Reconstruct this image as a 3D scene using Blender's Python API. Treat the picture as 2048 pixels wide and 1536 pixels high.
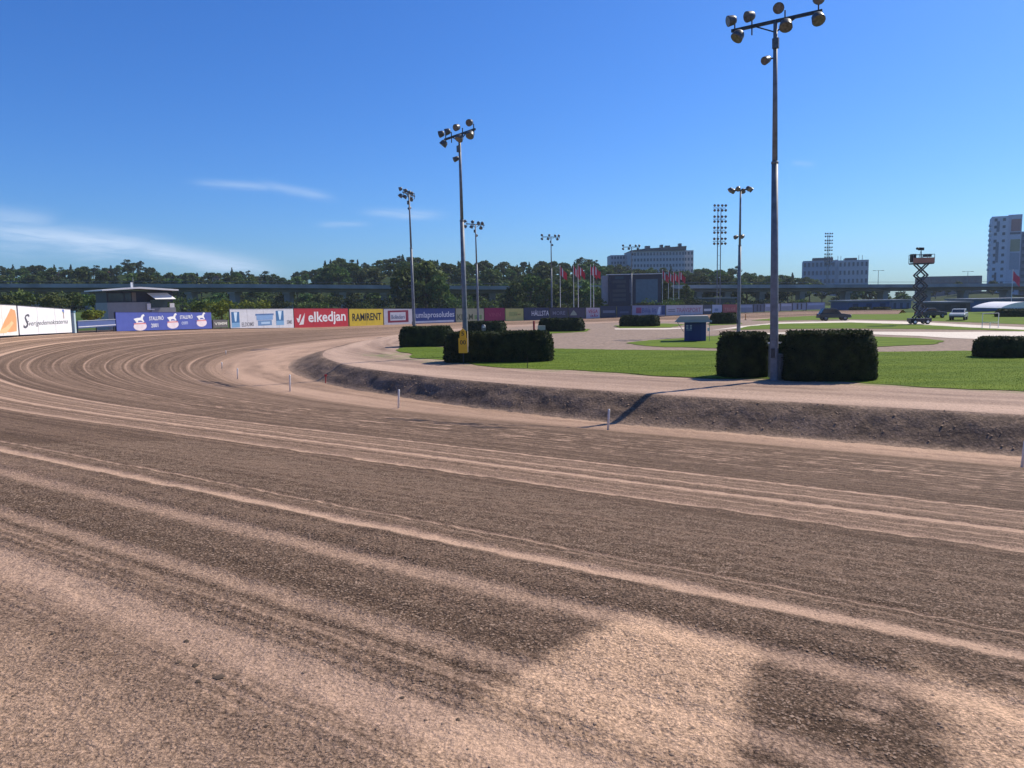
import bpy, bmesh, math, random
import numpy as np
from mathutils import Vector, Matrix, Euler
random.seed(7); rng = np.random.default_rng(7)
for o in list(bpy.data.objects): bpy.data.objects.remove(o, do_unlink=True)
S = bpy.context.scene; COL = S.collection
# ------------------------------------------------------------------ camera
F, CZ, H0, ROLL = 1538.0, 3.8, 600.0, math.radians(-1.0)
PIT = math.atan((768 - H0) / F)
fwd = np.array([0, math.cos(PIT), -math.sin(PIT)]); _u = np.array([0, math.sin(PIT), math.cos(PIT)]); _r = np.array([1., 0, 0])
right = _r * math.cos(ROLL) + _u * math.sin(ROLL); upv = -_r * math.sin(ROLL) + _u * math.cos(ROLL)
cam = bpy.data.cameras.new('camera'); camo = bpy.data.objects.new('camera', cam); COL.objects.link(camo)
camo.matrix_world = Matrix(((right[0], upv[0], -fwd[0], 0), (right[1], upv[1], -fwd[1], 0), (right[2], upv[2], -fwd[2], CZ), (0, 0, 0, 1)))
cam.sensor_fit = 'HORIZONTAL'; cam.sensor_width = 36; cam.lens = 36 * F / 2048; cam.clip_start = .05; cam.clip_end = 8000
S.camera = camo
# ------------------------------------------------------------------ sun, sky, exposure
SUN_AZ, SUN_EL = math.radians(57), math.radians(44)
sd = Vector((math.sin(SUN_AZ) * math.cos(SUN_EL), math.cos(SUN_AZ) * math.cos(SUN_EL), math.sin(SUN_EL)))
sl = bpy.data.lights.new('sun', 'SUN'); sl.energy = 5.0; sl.angle = math.radians(.53); sl.color = (1, .90, .75)
so = bpy.data.objects.new('sun', sl); COL.objects.link(so); so.rotation_euler = (-sd).to_track_quat('-Z', 'Y').to_euler()
W = bpy.data.worlds.new('World'); S.world = W; W.use_nodes = True
nt = W.node_tree; nt.nodes.clear()
def nd(t, typ, **k):
    n = t.nodes.new(typ)
    for a, b in k.items(): setattr(n, a, b)
    return n
def math_n(t, op, a, b=None, c=None, clamp=False):
    n = nd(t, 'ShaderNodeMath', operation=op, use_clamp=clamp)
    for i, v in enumerate((a, b, c)):
        if v is None: continue
        if isinstance(v, (int, float)): n.inputs[i].default_value = v
        else: t.links.new(v, n.inputs[i])
    return n.outputs[0]
def mixc(t, f, a, b, mode='MIX'):
    n = nd(t, 'ShaderNodeMix', data_type='RGBA', blend_type=mode)
    for i, v in ((0, f), (6, a), (7, b)):
        if isinstance(v, (int, float)): n.inputs[i].default_value = v
        elif isinstance(v, (tuple, list)): n.inputs[i].default_value = (*v[:3], 1)
        else: t.links.new(v, n.inputs[i])
    return n.outputs[2]
sky = nd(nt, 'ShaderNodeTexSky', sky_type='NISHITA', sun_disc=False, sun_elevation=SUN_EL, sun_rotation=SUN_AZ, altitude=0, air_density=1.0, dust_density=.7, ozone_density=3.0)
hs = nd(nt, 'ShaderNodeHueSaturation'); hs.inputs['Saturation'].default_value = 1.2; hs.inputs['Value'].default_value = 1.0
nt.links.new(sky.outputs[0], hs.inputs['Color'])
tc = nd(nt, 'ShaderNodeTexCoord'); sx = nd(nt, 'ShaderNodeSeparateXYZ'); nt.links.new(tc.outputs['Generated'], sx.inputs[0])
az = math_n(nt, 'ARCTAN2', sx.outputs[0], sx.outputs[1]); el = math_n(nt, 'ARCSINE', sx.outputs[2])
def ray(px, py): return fwd + right * (px - 1024) / F + upv * (768 - py) / F
def azel(px, py):
    r = ray(px, py); return math.atan2(r[0], r[1]), math.atan2(r[2], math.hypot(r[0], r[1]))
cmb = nd(nt, 'ShaderNodeCombineXYZ'); nt.links.new(math_n(nt, 'MULTIPLY', az, 9.), cmb.inputs[0]); nt.links.new(math_n(nt, 'MULTIPLY', el, 60.), cmb.inputs[1])
nz = nd(nt, 'ShaderNodeTexNoise'); nz.inputs['Scale'].default_value = 1.3; nz.inputs['Detail'].default_value = 6; nz.inputs['Roughness'].default_value = .6
nt.links.new(cmb.outputs[0], nz.inputs['Vector'])
tot = None
for (x0, y0, x1, y1, wpx, amp) in ((-500, 395, 90, 478, 26, .8), (-40, 462, 330, 497, 19, 1.1), (200, 480, 540, 540, 16, .95), (395, 366, 560, 374, 7, .42), (520, 368, 660, 394, 8, .42), (640, 449, 735, 448, 5, .35), (735, 425, 880, 430, 8, .45), (-60, 425, 110, 440, 14, .45), (150, 518, 300, 505, 6, .4), (1585, 325, 1630, 330, 5, .22), (2300, 300, 2700, 330, 14, .4)):
    a0, e0 = azel(x0, y0); a1, e1 = azel(x1, y1)
    th = math.atan2(e1 - e0, a1 - a0); L = math.hypot(a1 - a0, e1 - e0) / 2; ca, ce = (a0 + a1) / 2, (e0 + e1) / 2
    da = math_n(nt, 'SUBTRACT', az, ca); de = math_n(nt, 'SUBTRACT', el, ce)
    u = math_n(nt, 'ADD', math_n(nt, 'MULTIPLY', da, math.cos(th) / L), math_n(nt, 'MULTIPLY', de, math.sin(th) / L))
    v = math_n(nt, 'ADD', math_n(nt, 'MULTIPLY', da, -math.sin(th) * F / wpx), math_n(nt, 'MULTIPLY', de, math.cos(th) * F / wpx))
    v = math_n(nt, 'ADD', v, math_n(nt, 'MULTIPLY_ADD', nz.outputs[0], 1.6, -.8))
    q = math_n(nt, 'ADD', math_n(nt, 'POWER', math_n(nt, 'ABSOLUTE', u), 4.), math_n(nt, 'MULTIPLY', v, v))
    g = math_n(nt, 'MULTIPLY', math_n(nt, 'POWER', 2.718, math_n(nt, 'MULTIPLY', q, -1.)), amp)
    tot = g if tot is None else math_n(nt, 'MAXIMUM', tot, g)
cm2 = nd(nt, 'ShaderNodeCombineXYZ'); nt.links.new(math_n(nt, 'MULTIPLY_ADD', az, 22., math_n(nt, 'MULTIPLY', el, 40.)), cm2.inputs[0]); nt.links.new(math_n(nt, 'MULTIPLY_ADD', el, 260., math_n(nt, 'MULTIPLY', az, 34.)), cm2.inputs[1])
nz2 = nd(nt, 'ShaderNodeTexNoise'); nz2.inputs['Scale'].default_value = 1.; nz2.inputs['Detail'].default_value = 5; nt.links.new(cm2.outputs[0], nz2.inputs['Vector'])
tot = math_n(nt, 'MULTIPLY', tot, math_n(nt, 'MULTIPLY', math_n(nt, 'MULTIPLY_ADD', nz.outputs[0], 1.4, .05, clamp=True), math_n(nt, 'MULTIPLY_ADD', nz2.outputs[0], 1.9, .1, clamp=True)))
tint = mixc(nt, 1., hs.outputs[0], (.41, .69, 1.12), 'MULTIPLY')
cl = mixc(nt, tot, tint, (4.6, 5.9, 7.8))
bg = nd(nt, 'ShaderNodeBackground'); bg.inputs['Strength'].default_value = .107
nt.links.new(cl, bg.inputs[0]); wo = nd(nt, 'ShaderNodeOutputWorld'); nt.links.new(bg.outputs[0], wo.inputs[0])
vs = S.view_settings; vs.view_transform = 'Standard'; vs.look = 'None'; vs.exposure = .26; vs.gamma = 1; vs.use_curve_mapping = False
# ------------------------------------------------------------------ placing helpers (photo pixel + known height or depth -> point in the place)
def at(px, py, z=0.):
    r = ray(px, py); t = (z - CZ) / r[2]; return Vector((r[0] * t, r[1] * t, z))
def atd(px, py, y):
    r = ray(px, py); t = y / r[1]; return Vector((r[0] * t, y, CZ + r[2] * t))
# ------------------------------------------------------------------ object helpers
def tag(o, label=None, cat=None, group=None, kind=None):
    if label: o['label'] = label
    if cat: o['category'] = cat
    if group: o['group'] = group
    if kind: o['kind'] = kind
    return o
def thing(name, loc, label, cat, rz=0, group=None):
    o = bpy.data.objects.new(name, None); COL.objects.link(o); o.empty_display_size = .2
    o.location = loc; o.rotation_euler = (0, 0, rz); return tag(o, label, cat, group)
def link(name, me, parent=None):
    o = bpy.data.objects.new(name, me); COL.objects.link(o)
    if parent: o.parent = parent
    return o
def copy_tree(o, parent=None):
    c = o.copy(); COL.objects.link(c); c.parent = parent
    for ch in list(o.children): copy_tree(ch, c)
    return c
class MB:
    def __init__(s): s.v = []; s.f = []
    def add(s, vs, fs):
        n = len(s.v); s.v += [tuple(p) for p in vs]; s.f += [tuple(i + n for i in f) for f in fs]; return s
    def box(s, c, d, rz=0, rx=0, ry=0):
        m = Euler((rx, ry, rz)).to_matrix(); h = [x / 2 for x in d]
        vs = [Vector(c) + m @ Vector((a * h[0], b * h[1], e * h[2])) for a in (-1, 1) for b in (-1, 1) for e in (-1, 1)]
        return s.add(vs, [(0, 1, 3, 2), (4, 6, 7, 5), (0, 4, 5, 1), (2, 3, 7, 6), (0, 2, 6, 4), (1, 5, 7, 3)])
    def span(s, a, b, w, h):                      # bar of section w x h from a to b
        a = Vector(a); b = Vector(b); d = (b - a).normalized(); x = d.cross(Vector((0, 0, 1)))
        x = Vector((1, 0, 0)) if x.length < 1e-4 else x.normalized(); y = x.cross(d)
        vs = [p + x * (i * w / 2) + y * (j * h / 2) for p in (a, b) for i, j in ((-1, -1), (1, -1), (1, 1), (-1, 1))]
        return s.add(vs, [(3, 2, 1, 0), (4, 5, 6, 7), (0, 1, 5, 4), (1, 2, 6, 5), (2, 3, 7, 6), (3, 0, 4, 7)])
    def tube(s, a, b, r0, r1=None, n=10, cap=True):
        r1 = r0 if r1 is None else r1; a = Vector(a); b = Vector(b); d = (b - a).normalized()
        x = d.orthogonal().normalized(); y = d.cross(x)
        vs = [p + (x * math.cos(2 * math.pi * i / n) + y * math.sin(2 * math.pi * i / n)) * r for p, r in ((a, r0), (b, r1)) for i in range(n)]
        fs = [(i, (i + 1) % n, n + (i + 1) % n, n + i) for i in range(n)]
        if cap: fs += [tuple(range(n - 1, -1, -1)), tuple(range(n, 2 * n))]
        return s.add(vs, fs)
    def lathe(s, c, ax, prof, n=14):              # prof: (distance along axis, radius)
        c = Vector(c); d = Vector(ax).normalized(); x = d.orthogonal().normalized(); y = d.cross(x)
        vs = [c + d * h + (x * math.cos(2 * math.pi * i / n) + y * math.sin(2 * math.pi * i / n)) * r for h, r in prof for i in range(n)]
        fs = [(k * n + i, k * n + (i + 1) % n, (k + 1) * n + (i + 1) % n, (k + 1) * n + i) for k in range(len(prof) - 1) for i in range(n)]
        fs += [tuple(range(n - 1, -1, -1)), tuple(range((len(prof) - 1) * n, len(prof) * n))]
        return s.add(vs, fs)
    def prism(s, poly, a, b, ax='z'):             # poly extruded between a and b along ax
        def P(p, h): return (p[0], p[1], h) if ax == 'z' else ((p[0], h, p[1]) if ax == 'y' else (h, p[0], p[1]))
        n = len(poly); vs = [P(p, a) for p in poly] + [P(p, b) for p in poly]
        return s.add(vs, [tuple(range(n - 1, -1, -1)), tuple(range(n, 2 * n))] + [(i, (i + 1) % n, n + (i + 1) % n, n + i) for i in range(n)])
    def mesh(s, name, mat, smooth=False):
        me = bpy.data.meshes.new(name); me.from_pydata(s.v, [], s.f)
        bm = bmesh.new(); bm.from_mesh(me); bmesh.ops.recalc_face_normals(bm, faces=bm.faces); bm.to_mesh(me); bm.free()
        me.materials.append(mat)
        if smooth: me.polygons.foreach_set('use_smooth', [True] * len(me.polygons))
        me.update(); return me
    def build(s, name, mat, parent=None, smooth=False, bevel=0):
        o = link(name, s.mesh(name, mat, smooth), parent)
        if bevel:
            m = o.modifiers.new('bevel', 'BEVEL'); m.width = bevel; m.segments = 2; m.limit_method = 'ANGLE'
        return o
def fastmesh(name, v, f, mat, nper=4):
    v = np.asarray(v, np.float32).reshape(-1, 3); f = np.asarray(f, np.int32).reshape(-1)
    me = bpy.data.meshes.new(name); me.vertices.add(len(v)); me.vertices.foreach_set('co', v.ravel())
    me.loops.add(len(f)); me.loops.foreach_set('vertex_index', f); n = len(f) // nper
    me.polygons.add(n); me.polygons.foreach_set('loop_start', np.arange(n, dtype=np.int32) * nper)
    me.update(calc_edges=True); me.materials.append(mat); return me
# ------------------------------------------------------------------ materials
def mat(name, col, rough=.7, var=.12, scale=3., bump=0., bscale=40., metal=0., col2=None, rnd=0., spec=.3):
    m = bpy.data.materials.new(name); m.use_nodes = True; t = m.node_tree; b = t.nodes['Principled BSDF']
    tcn = nd(t, 'ShaderNodeTexCoord'); n = nd(t, 'ShaderNodeTexNoise'); n.inputs['Scale'].default_value = scale; n.inputs['Detail'].default_value = 5
    t.links.new(tcn.outputs['Object'], n.inputs['Vector'])
    c2 = col2 or tuple(max(0, c * (1 - 2 * var)) for c in col); c1 = col if col2 else tuple(min(1, c * (1 + var)) for c in col)
    mr = nd(t, 'ShaderNodeMapRange'); mr.inputs[1].default_value = .3; mr.inputs[2].default_value = .7; t.links.new(n.outputs[0], mr.inputs[0])
    o = mixc(t, mr.outputs[0], c2, c1)
    if rnd:
        oi = nd(t, 'ShaderNodeObjectInfo'); h = nd(t, 'ShaderNodeHueSaturation')
        t.links.new(math_n(t, 'MULTIPLY_ADD', oi.outputs['Random'], .10 * rnd, .5 - .06 * rnd), h.inputs['Hue']); t.links.new(math_n(t, 'MULTIPLY_ADD', oi.outputs['Random'], 1.1 * rnd, 1 - .55 * rnd), h.inputs['Value'])
        t.links.new(o, h.inputs['Color']); o = h.outputs[0]
    t.links.new(o, b.inputs['Base Color']); b.inputs['Roughness'].default_value = rough; b.inputs['Metallic'].default_value = metal
    b.inputs['Specular IOR Level'].default_value = spec
    if bump:
        bn = nd(t, 'ShaderNodeTexNoise'); bn.inputs['Scale'].default_value = bscale; bn.inputs['Detail'].default_value = 4; t.links.new(tcn.outputs['Object'], bn.inputs['Vector'])
        bp = nd(t, 'ShaderNodeBump'); bp.inputs['Strength'].default_value = 1; bp.inputs['Distance'].default_value = bump; t.links.new(bn.outputs[0], bp.inputs['Height']); t.links.new(bp.outputs[0], b.inputs['Normal'])
    return m
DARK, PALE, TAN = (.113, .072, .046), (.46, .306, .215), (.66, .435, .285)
def dirt_mat(name, dark, pale, grain=1., gscale=52., attr=True, bump=.02, extra=TAN, streak=0.):
    """loose track dirt: attribute 'mask' r = packed pale and painted light spots, g = painted window reflections and tan apron sand, b = roughness of the clods"""
    m = bpy.data.materials.new(name); m.use_nodes = True; t = m.node_tree; b = t.nodes['Principled BSDF']
    tcn = nd(t, 'ShaderNodeTexCoord')
    def noise(sc, det=4, ro=.55, vec=None):
        n = nd(t, 'ShaderNodeTexNoise'); n.inputs['Scale'].default_value = sc; n.inputs['Detail'].default_value = det; n.inputs['Roughness'].default_value = ro
        t.links.new(vec or tcn.outputs['Object'], n.inputs['Vector']); return n.outputs[0]
    if attr:
        a = nd(t, 'ShaderNodeAttribute', attribute_name='mask'); sp = nd(t, 'ShaderNodeSeparateColor'); t.links.new(a.outputs['Color'], sp.inputs[0]); r, g, bl = sp.outputs[0], sp.outputs[1], sp.outputs[2]
    n1 = noise(gscale, 5, .75); n2 = noise(gscale * .28, 5, .6); n3 = noise(.55, 4); n4 = noise(5., 4)
    gr = math_n(t, 'MULTIPLY_ADD', n1, 4.2 * grain, -2.1 * grain); gr2 = math_n(t, 'MULTIPLY_ADD', n2, 1.0 * grain, -.5 * grain)
    vo = nd(t, 'ShaderNodeTexVoronoi'); vo.inputs['Scale'].default_value = gscale * 1.15; vo.inputs['Randomness'].default_value = 1.; t.links.new(tcn.outputs['Object'], vo.inputs['Vector'])
    vd = math_n(t, 'MULTIPLY_ADD', vo.outputs['Distance'], -.9 * grain, .37 * grain)
    gsum = math_n(t, 'ADD', math_n(t, 'ADD', gr, gr2), vd)
    if attr: gsum = math_n(t, 'MULTIPLY', gsum, math_n(t, 'MULTIPLY_ADD', bl, .85, .25))
    big = math_n(t, 'ADD', math_n(t, 'MULTIPLY_ADD', n3, .5, -.25), math_n(t, 'MULTIPLY_ADD', n4, .5, -.25))
    base = math_n(t, 'ADD', r, math_n(t, 'MULTIPLY', big, .5)) if attr else math_n(t, 'ADD', big, .5)
    f = math_n(t, 'ADD', base, math_n(t, 'MULTIPLY', gsum, .30), clamp=True)
    c = mixc(t, f, dark, pale)
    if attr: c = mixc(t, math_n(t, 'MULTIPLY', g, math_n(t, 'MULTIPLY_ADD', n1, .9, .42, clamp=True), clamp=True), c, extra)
    v = nd(t, 'ShaderNodeHueSaturation'); t.links.new(math_n(t, 'MULTIPLY_ADD', gsum, .62, 1.), v.inputs['Value']); t.links.new(c, v.inputs['Color'])
    t.links.new(v.outputs[0], b.inputs['Base Color']); b.inputs['Roughness'].default_value = .92; b.inputs['Specular IOR Level'].default_value = .15
    h = math_n(t, 'SUBTRACT', math_n(t, 'ADD', n1, math_n(t, 'MULTIPLY', n2, 2.2)), math_n(t, 'MULTIPLY', vo.outputs['Distance'], .35))
    if attr: h = math_n(t, 'MULTIPLY', h, math_n(t, 'MULTIPLY_ADD', bl, .9, .12))
    bp = nd(t, 'ShaderNodeBump'); bp.inputs['Distance'].default_value = bump; t.links.new(h, bp.inputs['Height']); t.links.new(bp.outputs[0], b.inputs['Normal'])
    return m
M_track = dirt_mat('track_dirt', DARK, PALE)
M_bank = dirt_mat('bank_soil', (.118, .080, .056), (.42, .29, .20), gscale=9, grain=.55, bump=.03)
M_path = dirt_mat('infield_sand', (.22, .15, .112), (.48, .335, .25), gscale=12, grain=.7, extra=(.14, .22, .05))
M_yard = dirt_mat('yard_sand', (.19, .14, .105), (.36, .27, .21), gscale=3, attr=False, grain=.5)
M_pale = dirt_mat('pale_gravel', (.55, .47, .38), (.80, .72, .62), gscale=6, attr=False, grain=.3)
M_ground = dirt_mat('outer_ground', (.07, .10, .03), (.17, .17, .08), gscale=2, attr=False, grain=.4)
def grass_mat(name, a, b2, c3):
    m = bpy.data.materials.new(name); m.use_nodes = True; t = m.node_tree; b = t.nodes['Principled BSDF']; tcn = nd(t, 'ShaderNodeTexCoord')
    mp = nd(t, 'ShaderNodeMapping'); mp.inputs['Scale'].default_value = (.35, 1.2, 1); mp.inputs['Rotation'].default_value = (0, 0, .55); t.links.new(tcn.outputs['Object'], mp.inputs[0])
    def noise(sc, vec): n = nd(t, 'ShaderNodeTexNoise'); n.inputs['Scale'].default_value = sc; n.inputs['Detail'].default_value = 6; n.inputs['Roughness'].default_value = .65; t.links.new(vec, n.inputs['Vector']); return n.outputs[0]
    n1 = noise(.5, mp.outputs[0]); n2 = noise(9., tcn.outputs['Object']); n3 = noise(30., tcn.outputs['Object'])
    mr = nd(t, 'ShaderNodeMapRange'); mr.inputs[1].default_value = .35; mr.inputs[2].default_value = .68; t.links.new(n1, mr.inputs[0])
    c = mixc(t, mr.outputs[0], a, b2); mr2 = nd(t, 'ShaderNodeMapRange'); mr2.inputs[1].default_value = .55; mr2.inputs[2].default_value = .8; t.links.new(n2, mr2.inputs[0])
    c = mixc(t, math_n(t, 'MULTIPLY', mr2.outputs[0], .7), c, c3)
    v = nd(t, 'ShaderNodeHueSaturation'); t.links.new(math_n(t, 'MULTIPLY_ADD', n3, .4, .8), v.inputs['Value']); t.links.new(c, v.inputs['Color']); t.links.new(v.outputs[0], b.inputs['Base Color'])
    b.inputs['Roughness'].default_value = .9; b.inputs['Specular IOR Level'].default_value = .05
    bp = nd(t, 'ShaderNodeBump'); bp.inputs['Distance'].default_value = .012; t.links.new(n3, bp.inputs['Height']); t.links.new(bp.outputs[0], b.inputs['Normal'])
    return m
M_grass = grass_mat('lawn', (.082, .132, .016), (.145, .20, .026), (.18, .18, .045))
M_hill = grass_mat('hill_grass', (.035, .07, .02), (.09, .13, .035), (.11, .12, .05))
M_floor = grass_mat('wood_floor', (.016, .030, .009), (.035, .055, .016), (.045, .055, .02))
def leaf_mat(name, a, b2, rnd=.7, sc=.6):
    m = mat(name, b2, .75, col2=a, scale=sc, rnd=rnd, spec=.15); t = m.node_tree; b = t.nodes['Principled BSDF']
    tr = nd(t, 'ShaderNodeBsdfTranslucent'); src = b.inputs['Base Color'].links[0].from_socket; t.links.new(src, tr.inputs[0])
    mx = nd(t, 'ShaderNodeMixShader'); mx.inputs[0].default_value = .22; out = [n for n in t.nodes if n.type == 'OUTPUT_MATERIAL'][0]
    t.links.new(b.outputs[0], mx.inputs[1]); t.links.new(tr.outputs[0], mx.inputs[2]); t.links.new(mx.outputs[0], out.inputs[0]); return m
M_leaf = leaf_mat('deciduous_leaves', (.040, .070, .018), (.10, .15, .036))
M_birch = leaf_mat('light_leaves', (.06, .10, .024), (.13, .185, .046))
M_needle = leaf_mat('conifer_needles', (.026, .048, .019), (.06, .09, .034), .5)
M_yell = leaf_mat('yellow_green_leaves', (.085, .115, .016), (.22, .235, .03), .3)
M_hedge = leaf_mat('hedge_leaves', (.010, .019, .007), (.042, .058, .018), .15, 2.)
M_bark = mat('bark', (.11, .085, .065), .9, .3, 6, .03)
M_galv = mat('galvanised_steel', (.17, .185, .21), .55, .15, 4, metal=.15, spec=.4)
M_dkm = mat('dark_metal', (.055, .06, .07), .5, .2, 5, metal=.3)
M_lamp = mat('floodlight_casing', (.12, .125, .13), .45, .2, 9, metal=.5)
M_lens = mat('floodlight_glass', (.15, .135, .12), .25, .25, 9, spec=.5)
M_white = mat('white_paint', (.80, .79, .77), .5, .05, 2)
M_conc = mat('concrete', (.30, .305, .31), .85, .15, .25, .02, 3)
M_concd = mat('weathered_concrete', (.20, .205, .21), .85, .15, .25, .02, 3)
M_black = mat('black_rubber', (.025, .025, .027), .7, .2)
M_glass = mat('dark_glass', (.02, .03, .045), .08, .2, 1, spec=.6)
M_wood = mat('fence_frame', (.10, .085, .075), .8, .2, 5)
_cm = {}
def pm(col, rough=.45, var=.05):
    k = (col, rough)
    if k not in _cm: _cm[k] = mat('paint_%02x%02x%02x' % tuple(int(255 * min(c, 1)) for c in col), col, rough, var, 1.5)
    return _cm[k]
# ------------------------------------------------------------------ the oval: s runs along the inner edge, t outwards from it
CX, CY, RR = 33.5, 80., 60.
TT = np.array([.83, -.557]); TT /= np.linalg.norm(TT); NN = np.array([-TT[1], TT[0]]); P0 = np.array([CX, CY]) - RR * NN; PH0 = math.atan2(-NN[1], -NN[0])
def xy(s, t):
    s = np.asarray(s, float); t = np.asarray(t, float); s, t = np.broadcast_arrays(s, t)
    a = PH0 + s / RR
    return np.where(s >= 0, P0[0] + s * TT[0] - t * NN[0], CX + (RR + t) * np.cos(a)), np.where(s >= 0, P0[1] + s * TT[1] - t * NN[1], CY + (RR + t) * np.sin(a))
def to_st(x, y):
    v = np.array([x, y]) - P0; s = v @ TT
    if s >= 0: return s, -(v @ NN)
    w = (x - CX, y - CY); return -RR * ((PH0 - math.atan2(w[1], w[0])) % (2 * math.pi)), math.hypot(*w) - RR
zo = lambda s: np.interp(s, [-185, -172, -160, -147, -139, -128, -117, -109, -99, -90, -80, -70, -62, -55, -45, -30, 0, 60], [.6, .58, .2, .12, -.1, -.15, -.1, -.08, .0, .2, .6, 1.0, 1.25, 1.43, 1.62, 1.62, 1.6, 1.6])
tb = lambda s: np.interp(s, [-190, -60, -46, -34, -28, -20, -11, -2.5, 4, 17, 90], [-6, -7.5, -6.3, -5., -4.4, -3.8, -3.2, -2.2, -1.35, -1.5, -1.5])
te = lambda s: np.interp(s, [-190, -100, -61, -46, -38, -30, -19, -12, -3, 5, 17, 90], [-9, -11, -12.5, -10.5, -8.4, -6.9, -5.3, -4.6, -3.75, -3.1, -3.2, -3.2])
def vnoise(x, y, seed=0):
    """smooth value noise on arrays"""
    x = np.asarray(x, float) + seed * 17.3; y = np.asarray(y, float) + seed * 9.1
    xi = np.floor(x).astype(np.int64); yi = np.floor(y).astype(np.int64); fx = x - xi; fy = y - yi
    fx = fx * fx * (3 - 2 * fx); fy = fy * fy * (3 - 2 * fy)
    def h(a, b):
        n = (a * 374761393 + b * 668265263 + seed * 1442695) & 0x7fffffff; n = ((n ^ (n >> 13)) * 1274126177) & 0x7fffffff; return ((n ^ (n >> 16)) & 0xffff) / 65535.
    return (h(xi, yi) * (1 - fx) + h(xi + 1, yi) * fx) * (1 - fy) + (h(xi, yi + 1) * (1 - fx) + h(xi + 1, yi + 1) * fx) * fy
def sm(x, a, b): q = np.clip((x - a) / (b - a), 0, 1); return q * q * (3 - 2 * q)
def bank(s, t):
    k = np.clip(t / 18, 0, 1.155); z = -1 + k * (zo(s) + 1)
    far = sm(s, -12, -40)                                   # on the bend the outer edge rolls off behind the boards
    z = np.where(t > 18.6, z - far * np.clip((t - 18.6) * .10, 0, 1.6) * 1.0, z)
    return np.where(t > 18, np.minimum(z, zo(s) * far + (1 - far) * 2.0 + 0 * t), z)
def grid(name, sv, tv, zf, mat_, mask=None, kind='structure', dz=None):
    SS, TTv = np.meshgrid(sv, np.arange(tv(sv[0]).shape[0]), indexing='ij'); Tm = np.array([tv(s) for s in sv])
    X, Y = xy(SS, Tm); Z = zf(SS, Tm)
    ns, ntt = X.shape; v = np.stack([X, Y, Z], -1).reshape(-1, 3)
    i = (np.arange(ns - 1)[:, None] * ntt + np.arange(ntt - 1)[None]).ravel()
    f = np.stack([i, i + 1, i + ntt + 1, i + ntt], -1)
    me = fastmesh(name, v, f, mat_); me.polygons.foreach_set('use_smooth', [True] * len(me.polygons))
    if mask is not None:
        mk = np.clip(mask(SS, Tm), 0, 1).reshape(-1, 3); ca = me.color_attributes.new('mask', 'FLOAT_COLOR', 'POINT')
        ca.data.foreach_set('color', np.concatenate([mk, np.ones((len(mk), 1))], 1).astype(np.float32).ravel())
    bm = bmesh.new(); bm.from_mesh(me); bm.faces.ensure_lookup_table()
    if bm.faces[len(bm.faces) // 2].normal.z < 0: bmesh.ops.reverse_faces(bm, faces=bm.faces)
    bm.to_mesh(me); bm.free()
    return tag(link(name, me), kind=kind)
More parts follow.
